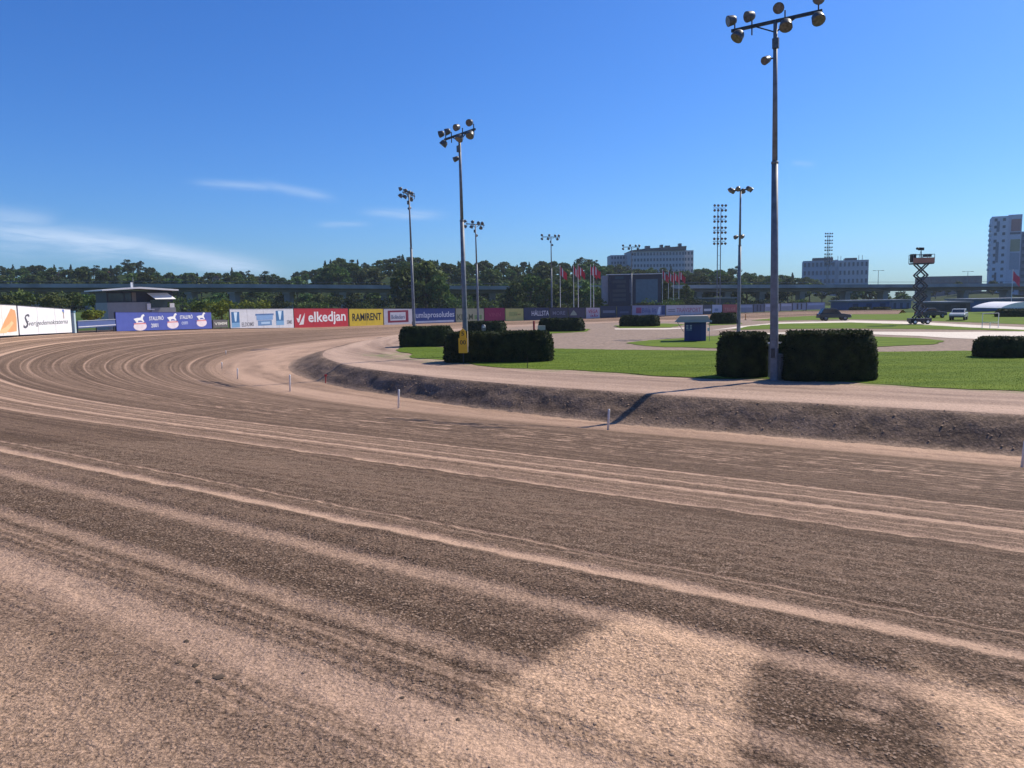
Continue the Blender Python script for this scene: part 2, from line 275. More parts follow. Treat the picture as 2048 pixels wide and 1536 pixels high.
# packed wheel lines: (t, half width, paleness, soft)
LINES = [(12.95, .15, .95), (13.5, .06, .55), (15.25, .13, .9), (15.9, .06, .5), (16.72, .11, .85), (20.08, .05, .6), (20.24, .03, .35), (20.56, .14, 1.0), (21.26, .12, .62), (22.05, .10, .62), (22.28, .05, .4), (22.68, .17, .9)]
ARC = [(1.9, .09), (2.5, .07), (3.1, .05), (4.9, .10), (5.35, .06), (5.9, .10), (6.2, .05), (7.05, .08), (8.2, .05), (9.0, .09), (9.4, .06), (9.8, .09), (11.0, .09), (11.35, .05), (11.9, .08), (12.4, .06)]
HAR = [(float(a), float(b), float(c)) for a, b, c in zip(np.cumsum(np.random.default_rng(4).uniform(.14, .42, 60)) + 1.5, np.random.default_rng(5).uniform(.03, .06, 60), np.random.default_rng(6).uniform(.2, .75, 60)) if a < 19.5]
def track_mask(s, t):
    wob = (vnoise(s * .05, t * 0 + 3, 1) - .5) * .07 + (vnoise(s * .4, t * .3, 2) - .5) * .012
    tt = t + wob
    arc = sm(s, -2, -16)
    L = .06 + .28 * (1 - sm(tt, .5, 1.6)) + .26 * sm(tt, 12.8, 13.1) * (1 - sm(tt, 16.6, 16.9)) + .05 * sm(tt, 20.2, 20.4)
    L = L + .16 * sm(tt, 20.7, 20.8) * (1 - sm(tt, 21.25, 21.45)) * sm(s, 12, 5) + .22 * sm(tt, 22.1, 22.5) + .20 * sm(tt, 22.6, 23.1)
    L = L + (.26 + .5 * (vnoise(s * .06, t * 1.6, 14) - .3) + .25 * (vnoise(s * .25, t * 5, 15) - .5)) * (1 - sm(tt, -.6, .6)) + .07 * arc * (1 - sm(tt, 11, 13)) + .30 * sm(s, -70, -110) * (1 - sm(tt, 5, 14))
    # fine harrow grooves
    L = L + (vnoise(s * .05, tt * 5, 3) - .5) * .26 + (vnoise(s * .10, tt * 11, 4) - .5) * .34 * (t < 13.5) + (vnoise(s * .10, tt * 9, 4) - .5) * .16 * (t >= 13.5) + (vnoise(s * .03, tt * 1.3, 5) - .5) * .16
    for c, w, a in LINES:
        fade = .85 + .3 * vnoise(s * .25, np.full_like(s, c * 3), 6)
        e_ = np.exp(-((tt - c) / w) ** 4); L = L * (1 - e_) + e_ * np.maximum(L, a * fade * .95 + .12)
    for c, w in ARC:
        L = L + .46 * np.exp(-((tt - c) / (w * .8)) ** 2) * arc * (.4 + .9 * vnoise(s * .08, np.full_like(s, c * 5), 7))
    for c, w, a in HAR:
        L = L + a * np.exp(-((tt - c) / w) ** 2) * (1 - .85 * arc) * (.25 + .9 * vnoise(s * .18, np.full_like(s, c * 7), 12)) * (.45 if c > 16.8 else 1.)
    # tread print of the tractor tyres
    trd = np.exp(-((t - 22.36) / .19) ** 6) * .42 + np.exp(-((t - 21.90) / .10) ** 6) * .32 + np.exp(-((t - 22.98) / .12) ** 6) * .28 + np.exp(-((t - 20.16) / .10) ** 6) * .25
    L = L + trd * np.sin(t * 2 * math.pi / .082) * (.55 + .45 * np.sin(s * 2 * math.pi / .105 + t * 20)) * (.35 + .75 * vnoise(s * 1.7, t * 6, 16)) * (.5 + vnoise(s * .8, t * 2, 13))
    # churned hoof tracks on the inner half of the straight
    ch = sm(tt, 2.2, 4) * (1 - sm(tt, 9.5, 12)) * (1 - .8 * arc)
    L = L + ch * (.65 * sm(vnoise(s * 2.4, tt * 9, 8), .66, .86) - .10)
    # chalky strip at the foot of the bank
    L = L + 1.1 * np.exp(-((t + 1.15) / .30) ** 2) * sm(s, 6.5, 13) * (.3 + vnoise(s * 2, t * 4, 9))
    rough = .55 + .45 * sm(tt, 3, 9) - .55 * np.clip((L - .35) * 1.6, 0, 1) - .2 * arc; rough = np.where(tt < 1, .35, rough) - .3 * np.clip(trd, 0, 1)
    # window-reflected sunlight painted into the colour as tan patches, plus tan apron sand
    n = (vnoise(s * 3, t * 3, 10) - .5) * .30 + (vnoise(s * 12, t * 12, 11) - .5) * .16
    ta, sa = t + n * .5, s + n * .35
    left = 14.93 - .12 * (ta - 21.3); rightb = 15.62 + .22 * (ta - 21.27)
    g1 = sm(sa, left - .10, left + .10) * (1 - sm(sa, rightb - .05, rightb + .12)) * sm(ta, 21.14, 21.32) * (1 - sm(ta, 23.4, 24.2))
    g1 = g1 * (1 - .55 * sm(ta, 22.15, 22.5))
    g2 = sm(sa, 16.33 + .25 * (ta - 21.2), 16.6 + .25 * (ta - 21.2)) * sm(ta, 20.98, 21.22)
    e1 = np.exp(-(((s - 16.29) / .10) ** 2 + ((t - 21.50) / .085) ** 2) ** 3) ; e2 = np.exp(-(((s - 16.26) / .08) ** 2 + ((t - 21.66) / .06) ** 2) ** 3); e3 = np.exp(-(((s - 16.86) / .13) ** 2 + ((t - 20.93) / .05) ** 2) ** 3)  # round spots of reflected light, painted in through the paleness mask
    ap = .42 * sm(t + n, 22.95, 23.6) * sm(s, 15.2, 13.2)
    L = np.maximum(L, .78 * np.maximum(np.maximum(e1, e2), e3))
    return np.stack([L, np.clip(np.maximum(g1, g2) * 1.1 + ap, 0, 1), np.clip(rough, .08, 1)], -1)
def track_z(s, t):
    z = bank(s, t)
    near = sm(s, -25, -5)
    z = z + (vnoise(s * 9, t * 9, 20) - .5) * .018 * near + (vnoise(s * 2.2, t * 2.6, 21) - .5) * .012 + (vnoise(s * .06, t * 9, 22) - .5) * .018
    for c, w, a in LINES: z = z - .018 * a * np.exp(-((t - c) / w) ** 2)
    # tread print of the tractor tyres
    tr = np.exp(-((t - 22.38) / .13) ** 4) + np.exp(-((t - 21.95) / .08) ** 4)
    z = z + .003 * tr * np.sin(s * 2 * math.pi / .11 + t * 9) * sm(s, 5, 9)
    return z + np.where(t < .2, (vnoise(s * 4, t * 4, 23) - .5) * .03, 0)
sv = np.concatenate([np.arange(-186, -40, 1.0), np.arange(-40, -6, .5), np.arange(-6, 3, .15), np.arange(3, 18.6, .035), np.arange(18.6, 24, .25), np.arange(24, 90, 1.5)])
u = np.concatenate([np.linspace(0, 1, 12, endpoint=False)])
def tv(s): return np.concatenate([tb(s) * (1 - u), np.arange(0, 13, .05), np.arange(13, 19.6, .055), np.arange(19.6, 24.4, .024), np.arange(24.4, 34, .8)])
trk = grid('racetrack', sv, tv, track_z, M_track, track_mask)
def bank_z(s, t):
    b, e = tb(s), te(s); q = np.clip((b - t) / (b - e), 0, 1)
    z = -1 + .55 * q + .45 * q * q * (3 - 2 * q); edge = np.sin(np.pi * np.clip(q, 0, 1))
    z = z + edge * ((vnoise(s * .7, q * 3, 30) - .5) * .12 + (vnoise(s * 2.5, t * 3, 31) - .5) * .06 + (vnoise(s * 7, t * 7, 32) - .5) * .025)
    return z + np.where(q < .001, track_z(s, t) + 1, 0)
sv2 = np.concatenate([np.arange(-186, -60, 2.), np.arange(-60, -4, .3), np.arange(-4, 22, .12), np.arange(22, 90, 2.)]); uu = np.linspace(0, 1, 24)
def tv2(s): return tb(s) + (te(s) - tb(s)) * uu
def bank_mask(s, t):
    q = (tb(s) - t) / (tb(s) - te(s)); n_ = (vnoise(s * .9, t * 2, 33) - .5)
    L = .22 + n_ * .3 + (vnoise(s * 4, t * 4, 34) - .5) * .2 + .5 * (1 - sm(q + n_ * .16, .02, .20)) + .45 * sm(q + n_ * .1, .88, 1.0) + .12 * sm(s, -15, -40)
    L = L - .12 * np.exp(-((vnoise(s * .6, q * 1.2, 35) - .5) / .05) ** 2)
    return np.stack([L, 0 * L, .75 + 0 * L], -1)
grid('embankment', sv2, tv2, bank_z, M_bank, bank_mask)
def path_mask(s, t):
    q = t - te(s)
    L = .55 + (vnoise(s * .06, t * 2.2, 40) - .5) * .5 + (vnoise(s * .3, t * 7, 41) - .5) * .2 + .35 * np.exp(-((q + 1.0) / .9) ** 2)
    L = L - .35 * np.exp(-((q + 4.2 + (vnoise(s * .2, t * 0, 42) - .5)) / .5) ** 2) * vnoise(s * .7, t * 3, 43) * 1.6
    g = sm(np.maximum(t + (vnoise(s * .8, t * 0, 44) - .5) * 1.0, -20 + 0 * t), -9.2, -10.3) * sm(s, -34, -26) * .6 * sm(vnoise(s * 2, t * 3, 45), .3, .7)
    return np.stack([L, g, .5 + 0 * L], -1)
def path_z(s, t): return (vnoise(s * .3, t * 3, 46) - .5) * .04 * sm(te(s) - t, .2, 1) + 0 * t
def tv3(s): e = te(s); return np.linspace(e, min(e - 6, -13.5), 40)
grid('infield_path', sv2, tv3, path_z, M_path, path_mask)
def sheet(name, pts, z, m, wob=0., kind='structure', label=None, cat=None):
    """flat sheet with finely divided, slightly ragged rim"""
    P = [Vector((p[0], p[1], 0)) for p in pts]; out = []
    for a, b in zip(P, P[1:] + P[:1]):
        n = max(1, int((b - a).length / (.7 if wob > .12 else (2.5 if wob else 10))))
        for k in range(n):
            p = a.lerp(b, k / n)
            if wob: p = p + Vector((random.uniform(-wob, wob), random.uniform(-wob, wob), 0))
            out.append((p.x, p.y, z))
    bm = bmesh.new(); vv = [bm.verts.new(p) for p in out]; es = [bm.edges.new((vv[i], vv[(i + 1) % len(vv)])) for i in range(len(vv))]
    bmesh.ops.triangle_fill(bm, edges=es, use_beauty=True, use_dissolve=False)
    for f in bm.faces:
        if f.normal.z < 0: f.normal_flip()
    me = bpy.data.meshes.new(name); bm.to_mesh(me); bm.free(); me.materials.append(m)
    return tag(link(name, me), label, cat, kind=kind)
ring = []
for s in np.concatenate([np.arange(88, 0, -6.), np.arange(0, -186, -4.)]):
    x, y = xy(s, min(te(s) - 6, -13.5) + .4); ring.append((float(x), float(y)))
ring += [(150, 168), (420, 195), (420, -60)]
sheet('infield', ring, -.012, M_yard)
sheet('ground', [(850 * math.cos(a), 850 * math.sin(a)) for a in np.linspace(0, 2 * math.pi, 65)[:-1]], -2.6, M_ground)
def pxs(l, z=0.): return [at(x, y, z)[:2] for x, y in l]
# lawns
edge1 = [tuple(float(q) for q in xy(s, -10.2 + .5 * math.sin(s * .5) + (.0 if s > -10 else (s + 10) * .12))) for s in np.arange(60, -33, -1.5)]
g1 = edge1 + pxs([(797, 697), (822, 693), (900, 695), (1020, 698), (1115, 697.5), (1250, 700), (1440, 702), (1600, 704), (1745, 704), (1850, 703), (1955, 702)]) + pxs([(2048, 701), (2300, 700)])
LAWNS = [(g1, .022), (pxs([(1250, 686), (1300, 680.5), (1370, 676), (1440, 671.5), (1480, 670), (1600, 670), (1740, 673), (1830, 676), (1888, 682), (1865, 689), (1740, 694), (1600, 696), (1440, 697), (1300, 693)]), .02),
 (pxs([(1462, 660), (1500, 652), (1560, 647.5), (1700, 645), (1830, 649), (1960, 656), (2120, 663), (2120, 665), (1960, 660), (1830, 658), (1700, 657), (1560, 658)]), .018),
 (pxs([(1500, 641), (1560, 635), (1640, 631), (1720, 627), (1850, 625), (2200, 622), (2200, 655), (1950, 645), (1830, 641), (1700, 638.5), (1560, 641.5)]), .016),
 (pxs([(925, 677), (940, 669), (1010, 665), (1060, 661), (1180, 658), (1175, 663), (1090, 668), (1010, 675)]), .015), (pxs([(1228, 651), (1330, 647), (1372, 649), (1340, 655), (1240, 656)]), .014), (pxs([(1415, 647), (1480, 644), (1485, 648), (1420, 651)]), .013)]
for i, (pts, z) in enumerate(LAWNS): sheet('lawn', pts, z, M_grass, .2)
sheet('gravel_path', pxs([(1435, 671), (1480, 667.5), (1600, 664), (1740, 663.5), (1900, 664), (2048, 663), (2200, 663), (2200, 676), (2048, 675), (1950, 678), (1900, 676), (1840, 672), (1740, 668.5), (1600, 667), (1480, 669)]), .008, M_pale, .1)
sheet('gravel_path', pxs([(1418, 661), (1480, 652.5), (1560, 645), (1700, 641), (1830, 643.5), (1950, 650), (2200, 662), (2200, 668), (1960, 657), (1830, 650.5), (1700, 645.5), (1560, 648.5), (1480, 656)]), .007, M_pale, .1)
sheet('gravel_path', pxs([(1230, 657), (1330, 656.5), (1372, 655), (1372, 657), (1330, 659), (1230, 659)]), .007, M_pale, .1)
# short grass blades along the near lawn
def blades(name, pts, n, hmin, hmax, z, m, w=.016):
    P = np.array(pts); lo, hi = P.min(0), P.max(0); out = []
    A = P; B = np.roll(P, -1, 0); tot_ = 0; acc = []
    while tot_ < n:
        q = rng.uniform(lo, hi, (n * 2, 2)); d = np.hypot(q[:, 0], q[:, 1]); q = q[(rng.random(len(q)) < np.clip((42 / d) ** 2, 0, 1)) & (q[:, 1] > 8) & (abs(q[:, 0]) < q[:, 1] * .75 + 2)]
        ins = np.zeros(len(q), bool)
        for a, b in zip(A, B):
            c = (a[1] > q[:, 1]) != (b[1] > q[:, 1]); xx = (b[0] - a[0]) * (q[:, 1] - a[1]) / (b[1] - a[1] + 1e-12) + a[0]; ins ^= c & (q[:, 0] < xx)
        acc.append(q[ins]); tot_ += ins.sum()
    q = np.concatenate(acc)[:n]; k = len(q); h = rng.uniform(hmin, hmax, k); a = rng.uniform(0, 6.28, k); ln = rng.normal(0, .4, (k, 2)) * h[:, None]
    dx = np.stack([np.cos(a), np.sin(a)], 1) * w * rng.uniform(.6, 1.6, (k, 1))
    v = np.zeros((k, 3, 3)); v[:, 0, :2] = q - dx; v[:, 1, :2] = q + dx; v[:, 2, :2] = q + ln; v[:, :2, 2] = z - .005; v[:, 2, 2] = z + h
    return tag(link(name, fastmesh(name, v, np.arange(k * 3), m, 3)), 'short mown grass blades on the near lawn', 'grass', kind='stuff')
M_blade = leaf_mat('grass_blades', (.085, .135, .017), (.15, .205, .028), 0, .7)
blades('grass', g1, 120000, .008, .022, .022, M_blade)
# loose clods on the track close to the stand
def clods(name, n, smin, smax, tmin, tmax, r0, r1, m, seed, label):
    g = np.random.default_rng(seed); s = g.uniform(smin, smax, n * 3); t = g.uniform(tmin, tmax, n * 3)
    mk = track_mask(s, t); keep = g.random(n * 3) < np.clip(.9 - 1.3 * mk[:, 0] - .75 * mk[:, 1], .03, 1); s, t = s[keep][:n], t[keep][:n]; k = len(s)
    x, y = xy(s, t); z = track_z(s, t); r = r0 * (r1 / r0) ** (g.random(k) ** 2.6)
    o = np.array([(1, 0, 0), (-1, 0, 0), (0, 1, 0), (0, -1, 0), (0, 0, .5), (0, 0, -.5)]); fc = np.array([(0, 2, 4), (2, 1, 4), (1, 3, 4), (3, 0, 4)])
    a = g.uniform(0, 6.28, k); c, sn = np.cos(a), np.sin(a); v = o[None] * g.uniform(.6, 1.35, (k, 6, 1)) * r[:, None, None]
    vx = v[:, :, 0] * c[:, None] - v[:, :, 1] * sn[:, None]; vy = v[:, :, 0] * sn[:, None] + v[:, :, 1] * c[:, None]
    V = np.stack([vx + x[:, None], vy + y[:, None], v[:, :, 2] + (z + r * .18)[:, None]], -1)
    me = fastmesh(name, V, (fc[None] + np.arange(k)[:, None, None] * 6), m, 3)
    return tag(link(name, me), label, 'dirt clods', kind='stuff')
M_clod = mat('dry_clods', (.36, .25, .18), .95, col2=(.17, .118, .083), scale=14)
clods('dirt_clods', 100000, 5, 18.3, 17.5, 24.6, .004, .0115, M_clod, 3, 'small loose dirt clods scattered over the near track surface')
clods('dirt_lumps', 220, 9, 15.2, 22.6, 24.6, .010, .032, mat('moist_lumps', (.12, .085, .06), .95, col2=(.045, .032, .024), scale=9), 5, 'darker moist lumps of earth at the near edge of the track')
def bank_clods(n):
    g = np.random.default_rng(9); s = g.uniform(-30, 20, n); q = g.random(n); t = tb(s) + (te(s) - tb(s)) * q; x, y = xy(s, t); z = bank_z(s, t); r = .012 * (4 ** (g.random(n) ** 3))
    o = np.array([(1, 0, 0), (-1, 0, 0), (0, 1, 0), (0, -1, 0), (0, 0, .8), (0, 0, -.5)]); fc = np.array([(0, 2, 4), (2, 1, 4), (1, 3, 4), (3, 0, 4)])
    V = o[None] * g.uniform(.6, 1.4, (n, 6, 1)) * r[:, None, None] + np.stack([x, y, z + r * .2], -1)[:, None]
    return tag(link('bank_clods', fastmesh('bank_clods', V, fc[None] + np.arange(n)[:, None, None] * 6, M_clod, 3)), 'loose clods of earth on the dark inner embankment', 'dirt clods', kind='stuff')
bank_clods(1400)
# ------------------------------------------------------------------ floodlight masts
def floodlight(root, c, aim, r=.235, name='floodlight'):
    c = Vector(c); a = Vector(aim).normalized()
    f = MB().lathe(c - a * .36, a, [(.14, r * .45), (.17, r * .70), (.26, r * .92), (.40, r * 1.0), (.50, r * 1.06), (.52, r * 1.06)], 14).build(name, M_lamp, root, True)
    MB().lathe(c - a * .36, a, [(.521, r * .96), (.53, r * .9)], 14).build('lens', M_lens, f)
    return f
def mast(loc, rz, label, h=16.2, kind=0, group='floodlight masts round the bend'):
    """local x runs along the crossarm, local -y towards the track"""
    t = thing('floodlight_mast', loc, label, 'light mast', rz, group)
    MB().lathe((0, 0, 0), (0, 0, 1), [(0, .19), (.02, .19), (h * .30, .165), (h * .62, .14)], 14).build('lower_pole', M_galv, t, True)
    MB().lathe((0, 0, h * .62), (0, 0, 1), [(0, .115), (h * .38, .085)], 12).build('upper_pole', M_galv, t, True)
    MB().lathe((0, 0, h * .615), (0, 0, 1), [(0, .155), (.10, .155)], 14).build('joint_collar', M_galv, t, True)
    MB().box((0, 0, .012), (.5, .5, .025)).build('base_plate', M_galv, t)
    MB().box((0, -.2, 1.25), (.16, .07, .42)).build('access_hatch', M_dkm, t)
    if kind == 0:
        z = h
        a = MB().span((-1.9, 0, z), (1.9, 0, z), .11, .13); a.span((0, 0, z - .45), (.8, 0, z - .06), .05, .05); a.span((0, 0, z - .45), (-.8, 0, z - .06), .05, .05)
        a.build('crossarm', M_dkm, t)
        for x in (-1.75, -1.0, .4, 1.75): MB().span((x, 0, z - .36), (x, 0, z + .36), .05, .05).build('bracket', M_dkm, t)
        for x, dz, ax in ((-1.8, .34, -.5), (-1.0, .34, -.35), (.22, .40, .1), (1.8, .40, .25), (-1.5, -.36, -.35), (.52, -.34, .1), (1.8, -.36, .3)):
            floodlight(t, (x, -.32, z + dz), (ax * 2.2, -1, -.35 if dz > 0 else -1.5), .22 if dz > 0 else .26)
        MB().span((0, 0, z - 1.5), (-.32, 0, z - 1.5), .05, .05).build('bracket', M_dkm, t)
        floodlight(t, (-.34, -.12, z - 1.55), (-.4, -1, -.5), .17)
        MB().box((.05, -.13, z - .95), (.26, .16, .42)).build('ballast_box', M_lamp, t)
    else:
        z = h
        a = MB()
        for k in range(3): an = k * math.pi / 3; a.span((-1.0 * math.cos(an), -1.0 * math.sin(an), z), (1.0 * math.cos(an), 1.0 * math.sin(an), z), .07, .07)
        a.build('crossarm', M_dkm, t)
        for k in range(6): an = k * math.pi / 3; floodlight(t, (1.0 * math.cos(an), 1.0 * math.sin(an), z + .02), (math.cos(an), math.sin(an), -.75), .24)
        MB().span((-.45, 0, z - 4.5), (.45, 0, z - 4.5), .06, .06).build('bracket', M_dkm, t)
        for x in (-.42, .42): floodlight(t, (x, -.1, z - 4.55), (x * .4, -1, -.4), .2)
    return t
def tang(x, y):
    s, t_ = to_st(x, y)
    if s >= 0: return math.atan2(TT[1], TT[0])
    a = PH0 + s / RR; return math.atan2(math.cos(a), -math.sin(a)) + (0)
def mast_at(px, py, label, h=16.2, kind=0, drz=0, lean=0.):
    p = at(px, py, 0.); rz = tang(p.x, p.y) + drz; m = mast(p, rz, label, h, kind); m.rotation_euler = (Matrix.Rotation(math.radians(lean), 3, 'Y') @ Matrix.Rotation(rz, 3, 'Z')).to_euler(); return m
m1 = mast_at(1548, 761, 'tall grey floodlight mast rising between the two nearest hedge blocks', 15.45, lean=-.9)
m2 = mast_at(932, 712, 'grey floodlight mast behind the yellow distance sign and long hedge', 14.9, lean=-.35)
m3 = mast_at(829, 668, 'floodlight mast left of the yellow sign, behind the short hedge', 16.2, lean=-.5)
m4 = mast_at(957, 653, 'slim floodlight mast just right of the mast behind the yellow sign', 14.8, lean=-.5)
def far_mast(px, ytop, label, hh=16.2, **k):
    lo = 40.; hi = 400.
    for _ in range(60):
        d = (lo + hi) / 2; z = atd(px, ytop, d).z
        if z < hh: lo = d
        else: hi = d
    p = atd(px, ytop, d); return mast((p.x, p.y, 0), tang(p.x, p.y), label, hh, **k)
far_mast(1102, 474, 'floodlight mast left of the red flags, against the wood')
far_mast(1263, 494, 'farthest floodlight mast, right behind the scoreboard', 15)
mast_at(1477, 668, 'floodlight mast with a ring of lamps left of the tallest mast', 14.2, 1, .3)
def lamp_tower(loc, h, label, sc=1., rows=4):
    t = thing('light_tower', loc, label, 'light tower', .2)
    for x in (-.35, .35): MB().tube((x, 0, 0), (x, 0, h), .12 * sc, .08 * sc, 8).build('pole', M_galv, t)
    b = MB()
    for k in range(int(h / 2)): b.span((-.35, 0, 2 * k + .4), (.35, 0, 2 * k + .4), .04, .04)
    b.build('rung', M_galv, t)
    for r in range(rows):
        z = h - r * 2.3 * sc
        MB().span((-1.4 * sc, 0, z), (1.4 * sc, 0, z), .1, .1).build('crossarm', M_dkm, t)
        for x in (-1.25, -.45, .45, 1.25):
            floodlight(t, (x * sc, -.3, z + .5 * sc), (x * .3, -1, -.5), .26 * sc); floodlight(t, (x * sc, -.3, z - .5 * sc), (x * .3, -1, -.5), .26 * sc)
    return t
p = atd(1439, 416, 165); lamp_tower((p.x, p.y, 0), p.z, 'twin-legged light tower with four rows of lamps left of the ringed mast')
p = atd(1657, 470, 330); lamp_tower((p.x, p.y, 0), p.z, 'hazy far light tower rising behind the grey office block', 1.25, 5)
# ------------------------------------------------------------------ hedges
def hedge(px0, px1, ybot, ytop, depth, label, rz=None, nleaf=3000, leaf=.07, round_=.35, loc=None, size=None, ex=.38):
    if loc is None:
        a = at(px0, ybot, 0.); b = at(px1, ybot, 0.); c = (a + b) / 2; w = (b - a).length; hz = atd((px0 + px1) / 2, ytop, c.y).z
        loc = c + Vector((c.x, c.y, 0)).normalized() * depth * .5; rz = math.atan2(b.y - a.y, b.x - a.x) if rz is None else rz
        size = (w, depth, hz)
    sx_, sy_, sz_ = size; m = MB(); n = 44; rings = [(0, .95), (.10, 1.), (.5, .995), (.74, .955), (.89, .88), (.97, .76), (1., .62)]
    cr = random.Random(label)
    def prof(an):
        e = ex; c_, s_ = math.cos(an), math.sin(an); return math.copysign(abs(c_) ** e, c_) * sx_ / 2, math.copysign(abs(s_) ** .55, s_) * sy_ / 2
    vs = []
    for k, (h, q) in enumerate(rings):
        for i in range(n):
            x, y = prof(2 * math.pi * i / n); jx = cr.uniform(-.05, .05); inset = (1 - q) * min(sx_, sy_) * .5
            rx = max(0, abs(x) - inset) * math.copysign(1, x); ry = max(0, abs(y) - inset) * math.copysign(1, y)
            vs.append((rx + jx, ry + cr.uniform(-.05, .05), h * sz_ + cr.uniform(-.035, .035)))
    fs = [(k * n + i, k * n + (i + 1) % n, (k + 1) * n + (i + 1) % n, (k + 1) * n + i) for k in range(len(rings) - 1) for i in range(n)] + [tuple(range((len(rings) - 1) * n, len(rings) * n))]
    t = thing('hedge', loc, label, 'hedge', rz, 'clipped hedges on the infield')
    m.add(vs, fs).build('foliage_core', M_hedge, t, True)
    # leaves over the surface
    g = np.random.default_rng(len(label) * 7 + int(sx_ * 100)); V = np.array(vs); Fq = np.array(fs[:-1])
    A = V[Fq[:, 0]]; B = V[Fq[:, 1]]; D = V[Fq[:, 3]]; ar = np.linalg.norm(np.cross(B - A, D - A), axis=1)
    top = nleaf // 4; side = nleaf - top
    fi = g.choice(len(Fq), side, p=ar / ar.sum()); uu_, vv_ = g.random((2, side, 1)); C_ = V[Fq[:, 2]]
    Pq = (A[fi] * (1 - uu_) + B[fi] * uu_) * (1 - vv_) + (D[fi] * (1 - uu_) + C_[fi] * uu_) * vv_
    tx = np.array([prof(an) for an in g.uniform(0, 6.283, top)]) * np.sqrt(g.random((top, 1))) * .9
    Pt = np.concatenate([tx, np.full((top, 1), sz_)], 1); Pq = np.concatenate([Pq, Pt])
    k = len(Pq); Pq = Pq + g.normal(0, .04, (k, 3)); d1 = g.normal(0, 1, (k, 3)); d1 /= np.linalg.norm(d1, axis=1, keepdims=True); d2 = np.cross(d1, g.normal(0, 1, (k, 3))); d2 /= np.linalg.norm(d2, axis=1, keepdims=True)
    s_ = leaf * g.uniform(.6, 1.4, (k, 1)); Q = np.stack([Pq - d1 * s_, Pq + d2 * s_ * .6, Pq + d1 * s_, Pq - d2 * s_ * .6], 1)
    lv = link('leaves', fastmesh('leaves', Q, np.arange(k * 4), M_hedge), t); return t
rzT = math.atan2(TT[1], TT[0])
hedge(0, 0, 0, 0, 0, 'rounded dark hedge block left of the tallest mast', .05, 9000, .05, loc=at(1485, 757, 0) + Vector((.3, 1.0, 0)), size=(2.2, 1.9, 2.02), ex=.6)
hedge(0, 0, 0, 0, 0, 'wide dark hedge block right of the tallest mast', -.12, 14000, .05, loc=at(1656, 764, 0) + Vector((.4, 1.05, 0)), size=(3.95, 2.1, 2.12), ex=.6)
hedge(0, 0, 0, 0, 0, 'low hedge piece in shade behind the tallest mast', .0, 3000, .05, loc=at(1552, 752, 0) + Vector((.5, 2.3, 0)), size=(1.5, .9, 1.75))
hedge(0, 0, 0, 0, 0, 'long dark hedge behind the yellow distance sign', -.08, 16000, .06, loc=at(997, 726, 0) + Vector((0, 1.4, 0)), size=(6.75, 2.3, 1.80))
hedge(0, 0, 0, 0, 0, 'short dark hedge at the left tip of the near lawn', .1, 7000, .07, loc=at(850, 694, 0) + Vector((0, 1.4, 0)), size=(4.5, 2.4, 1.62))
hedge(930, 1010, 668, 644, 2.5, 'dark hedge right behind the long hedge, below the purple-red board', nleaf=2500, leaf=.10)
hedge(1080, 1167, 663, 638, 2.5, 'dark hedge in front of the black sponsor boards', nleaf=2500, leaf=.10)
hedge(1241, 1318, 653, 632, 2.5, 'dark hedge below the scoreboard', nleaf=2200, leaf=.10)
hedge(1422, 1474, 648, 627, 2.5, 'dark hedge right behind the blue kiosk', nleaf=1800, leaf=.11)
hedge(0, 0, 0, 0, 0, 'flat-topped dark hedge cut off by the right edge of the photo', -.1, 8000, .06, loc=at(2040, 717, 0) + Vector((1.0, 1.2, 0)), size=(5.2, 2.0, 1.12))
hedge(1700, 1739, 625, 615, 3, 'far dark hedge left of its twin, right of the dark off-road car', nleaf=900, leaf=.14)
hedge(1746, 1780, 625, 615, 3, 'far dark hedge right of its twin, left of the scissor lift', nleaf=900, leaf=.14)
hedge(1990, 2075, 634, 619, 4, 'far dark hedge below the white tent roof', nleaf=1200, leaf=.14)
MB().box((0, 0, .55), (.34, .3, 1.1)).box((0, 0, 1.13), (.40, .36, .06)).build('cabinet_body', M_galv, thing('power_cabinet', at(1566, 759, 0) + Vector((0, .05, 0)), 'grey power cabinet at the foot of the tallest mast', 'cabinet', .1))
t = thing('service_pole', at(1566, 757, 0) + Vector((.12, .35, 0)), 'white-topped rail crossing behind the tallest mast', 'rail', 0)
MB().span((-.72, 0, 1.62), (.2, 0, 1.62), .08, .07).build('top_rail', M_white, t); MB().tube((-.66, 0, 0), (-.66, 0, 1.6), .03).build('post', M_galv, t); MB().tube((.15, 0, 0), (.15, 0, 1.6), .03).build('post', M_galv, t)
# ------------------------------------------------------------------ hub posts on the inner edge
me_post = MB().lathe((0, 0, -.05), (0, 0, 1), [(0, .045), (.80, .042), (.85, .036), (.87, .02)], 10).mesh('stake', M_white, True)
wl = ['white hub post at the right edge of the photo below the embankment', 'white hub post beside the end of the long mast shadow', 'white hub post below the left part of the embankment, second along', 'white hub post near the tip of the embankment, below the red marker', 'grey-white hub post right at the turning point of the inner edge', 'small far hub post just beyond the turning point', 'tiny farthest hub post where the inner edge bends back']
for (x, y, hp), lb in zip(((2044, 938, 61), (1216, 862, 45), (797, 815, 37), (580, 782, 33), (475, 758, 22), (444, 737, 13), (452, 711, 10)), wl):
    p = at(x, y, -.97); t = thing('hub_post', p, lb, 'post', 0, 'white hub posts along the inner edge'); k = hp * p.y / F / .82
    o = link('stake', me_post, t); o.scale = (1, 1, min(k, 1.25)); o.rotation_euler = (random.uniform(-.03, .03), .05 + random.uniform(-.02, .02), 0)
p = at(651, 763, -.75); t = thing('marker_peg', p, 'small red marker peg on the embankment slope', 'peg'); MB().tube((0, 0, -.1), (.03, 0, .34), .03).build('stake', pm((.45, .06, .05)), t); MB().box((.03, 0, .36), (.14, .03, .12)).build('flag', pm((.5, .05, .05)), t)
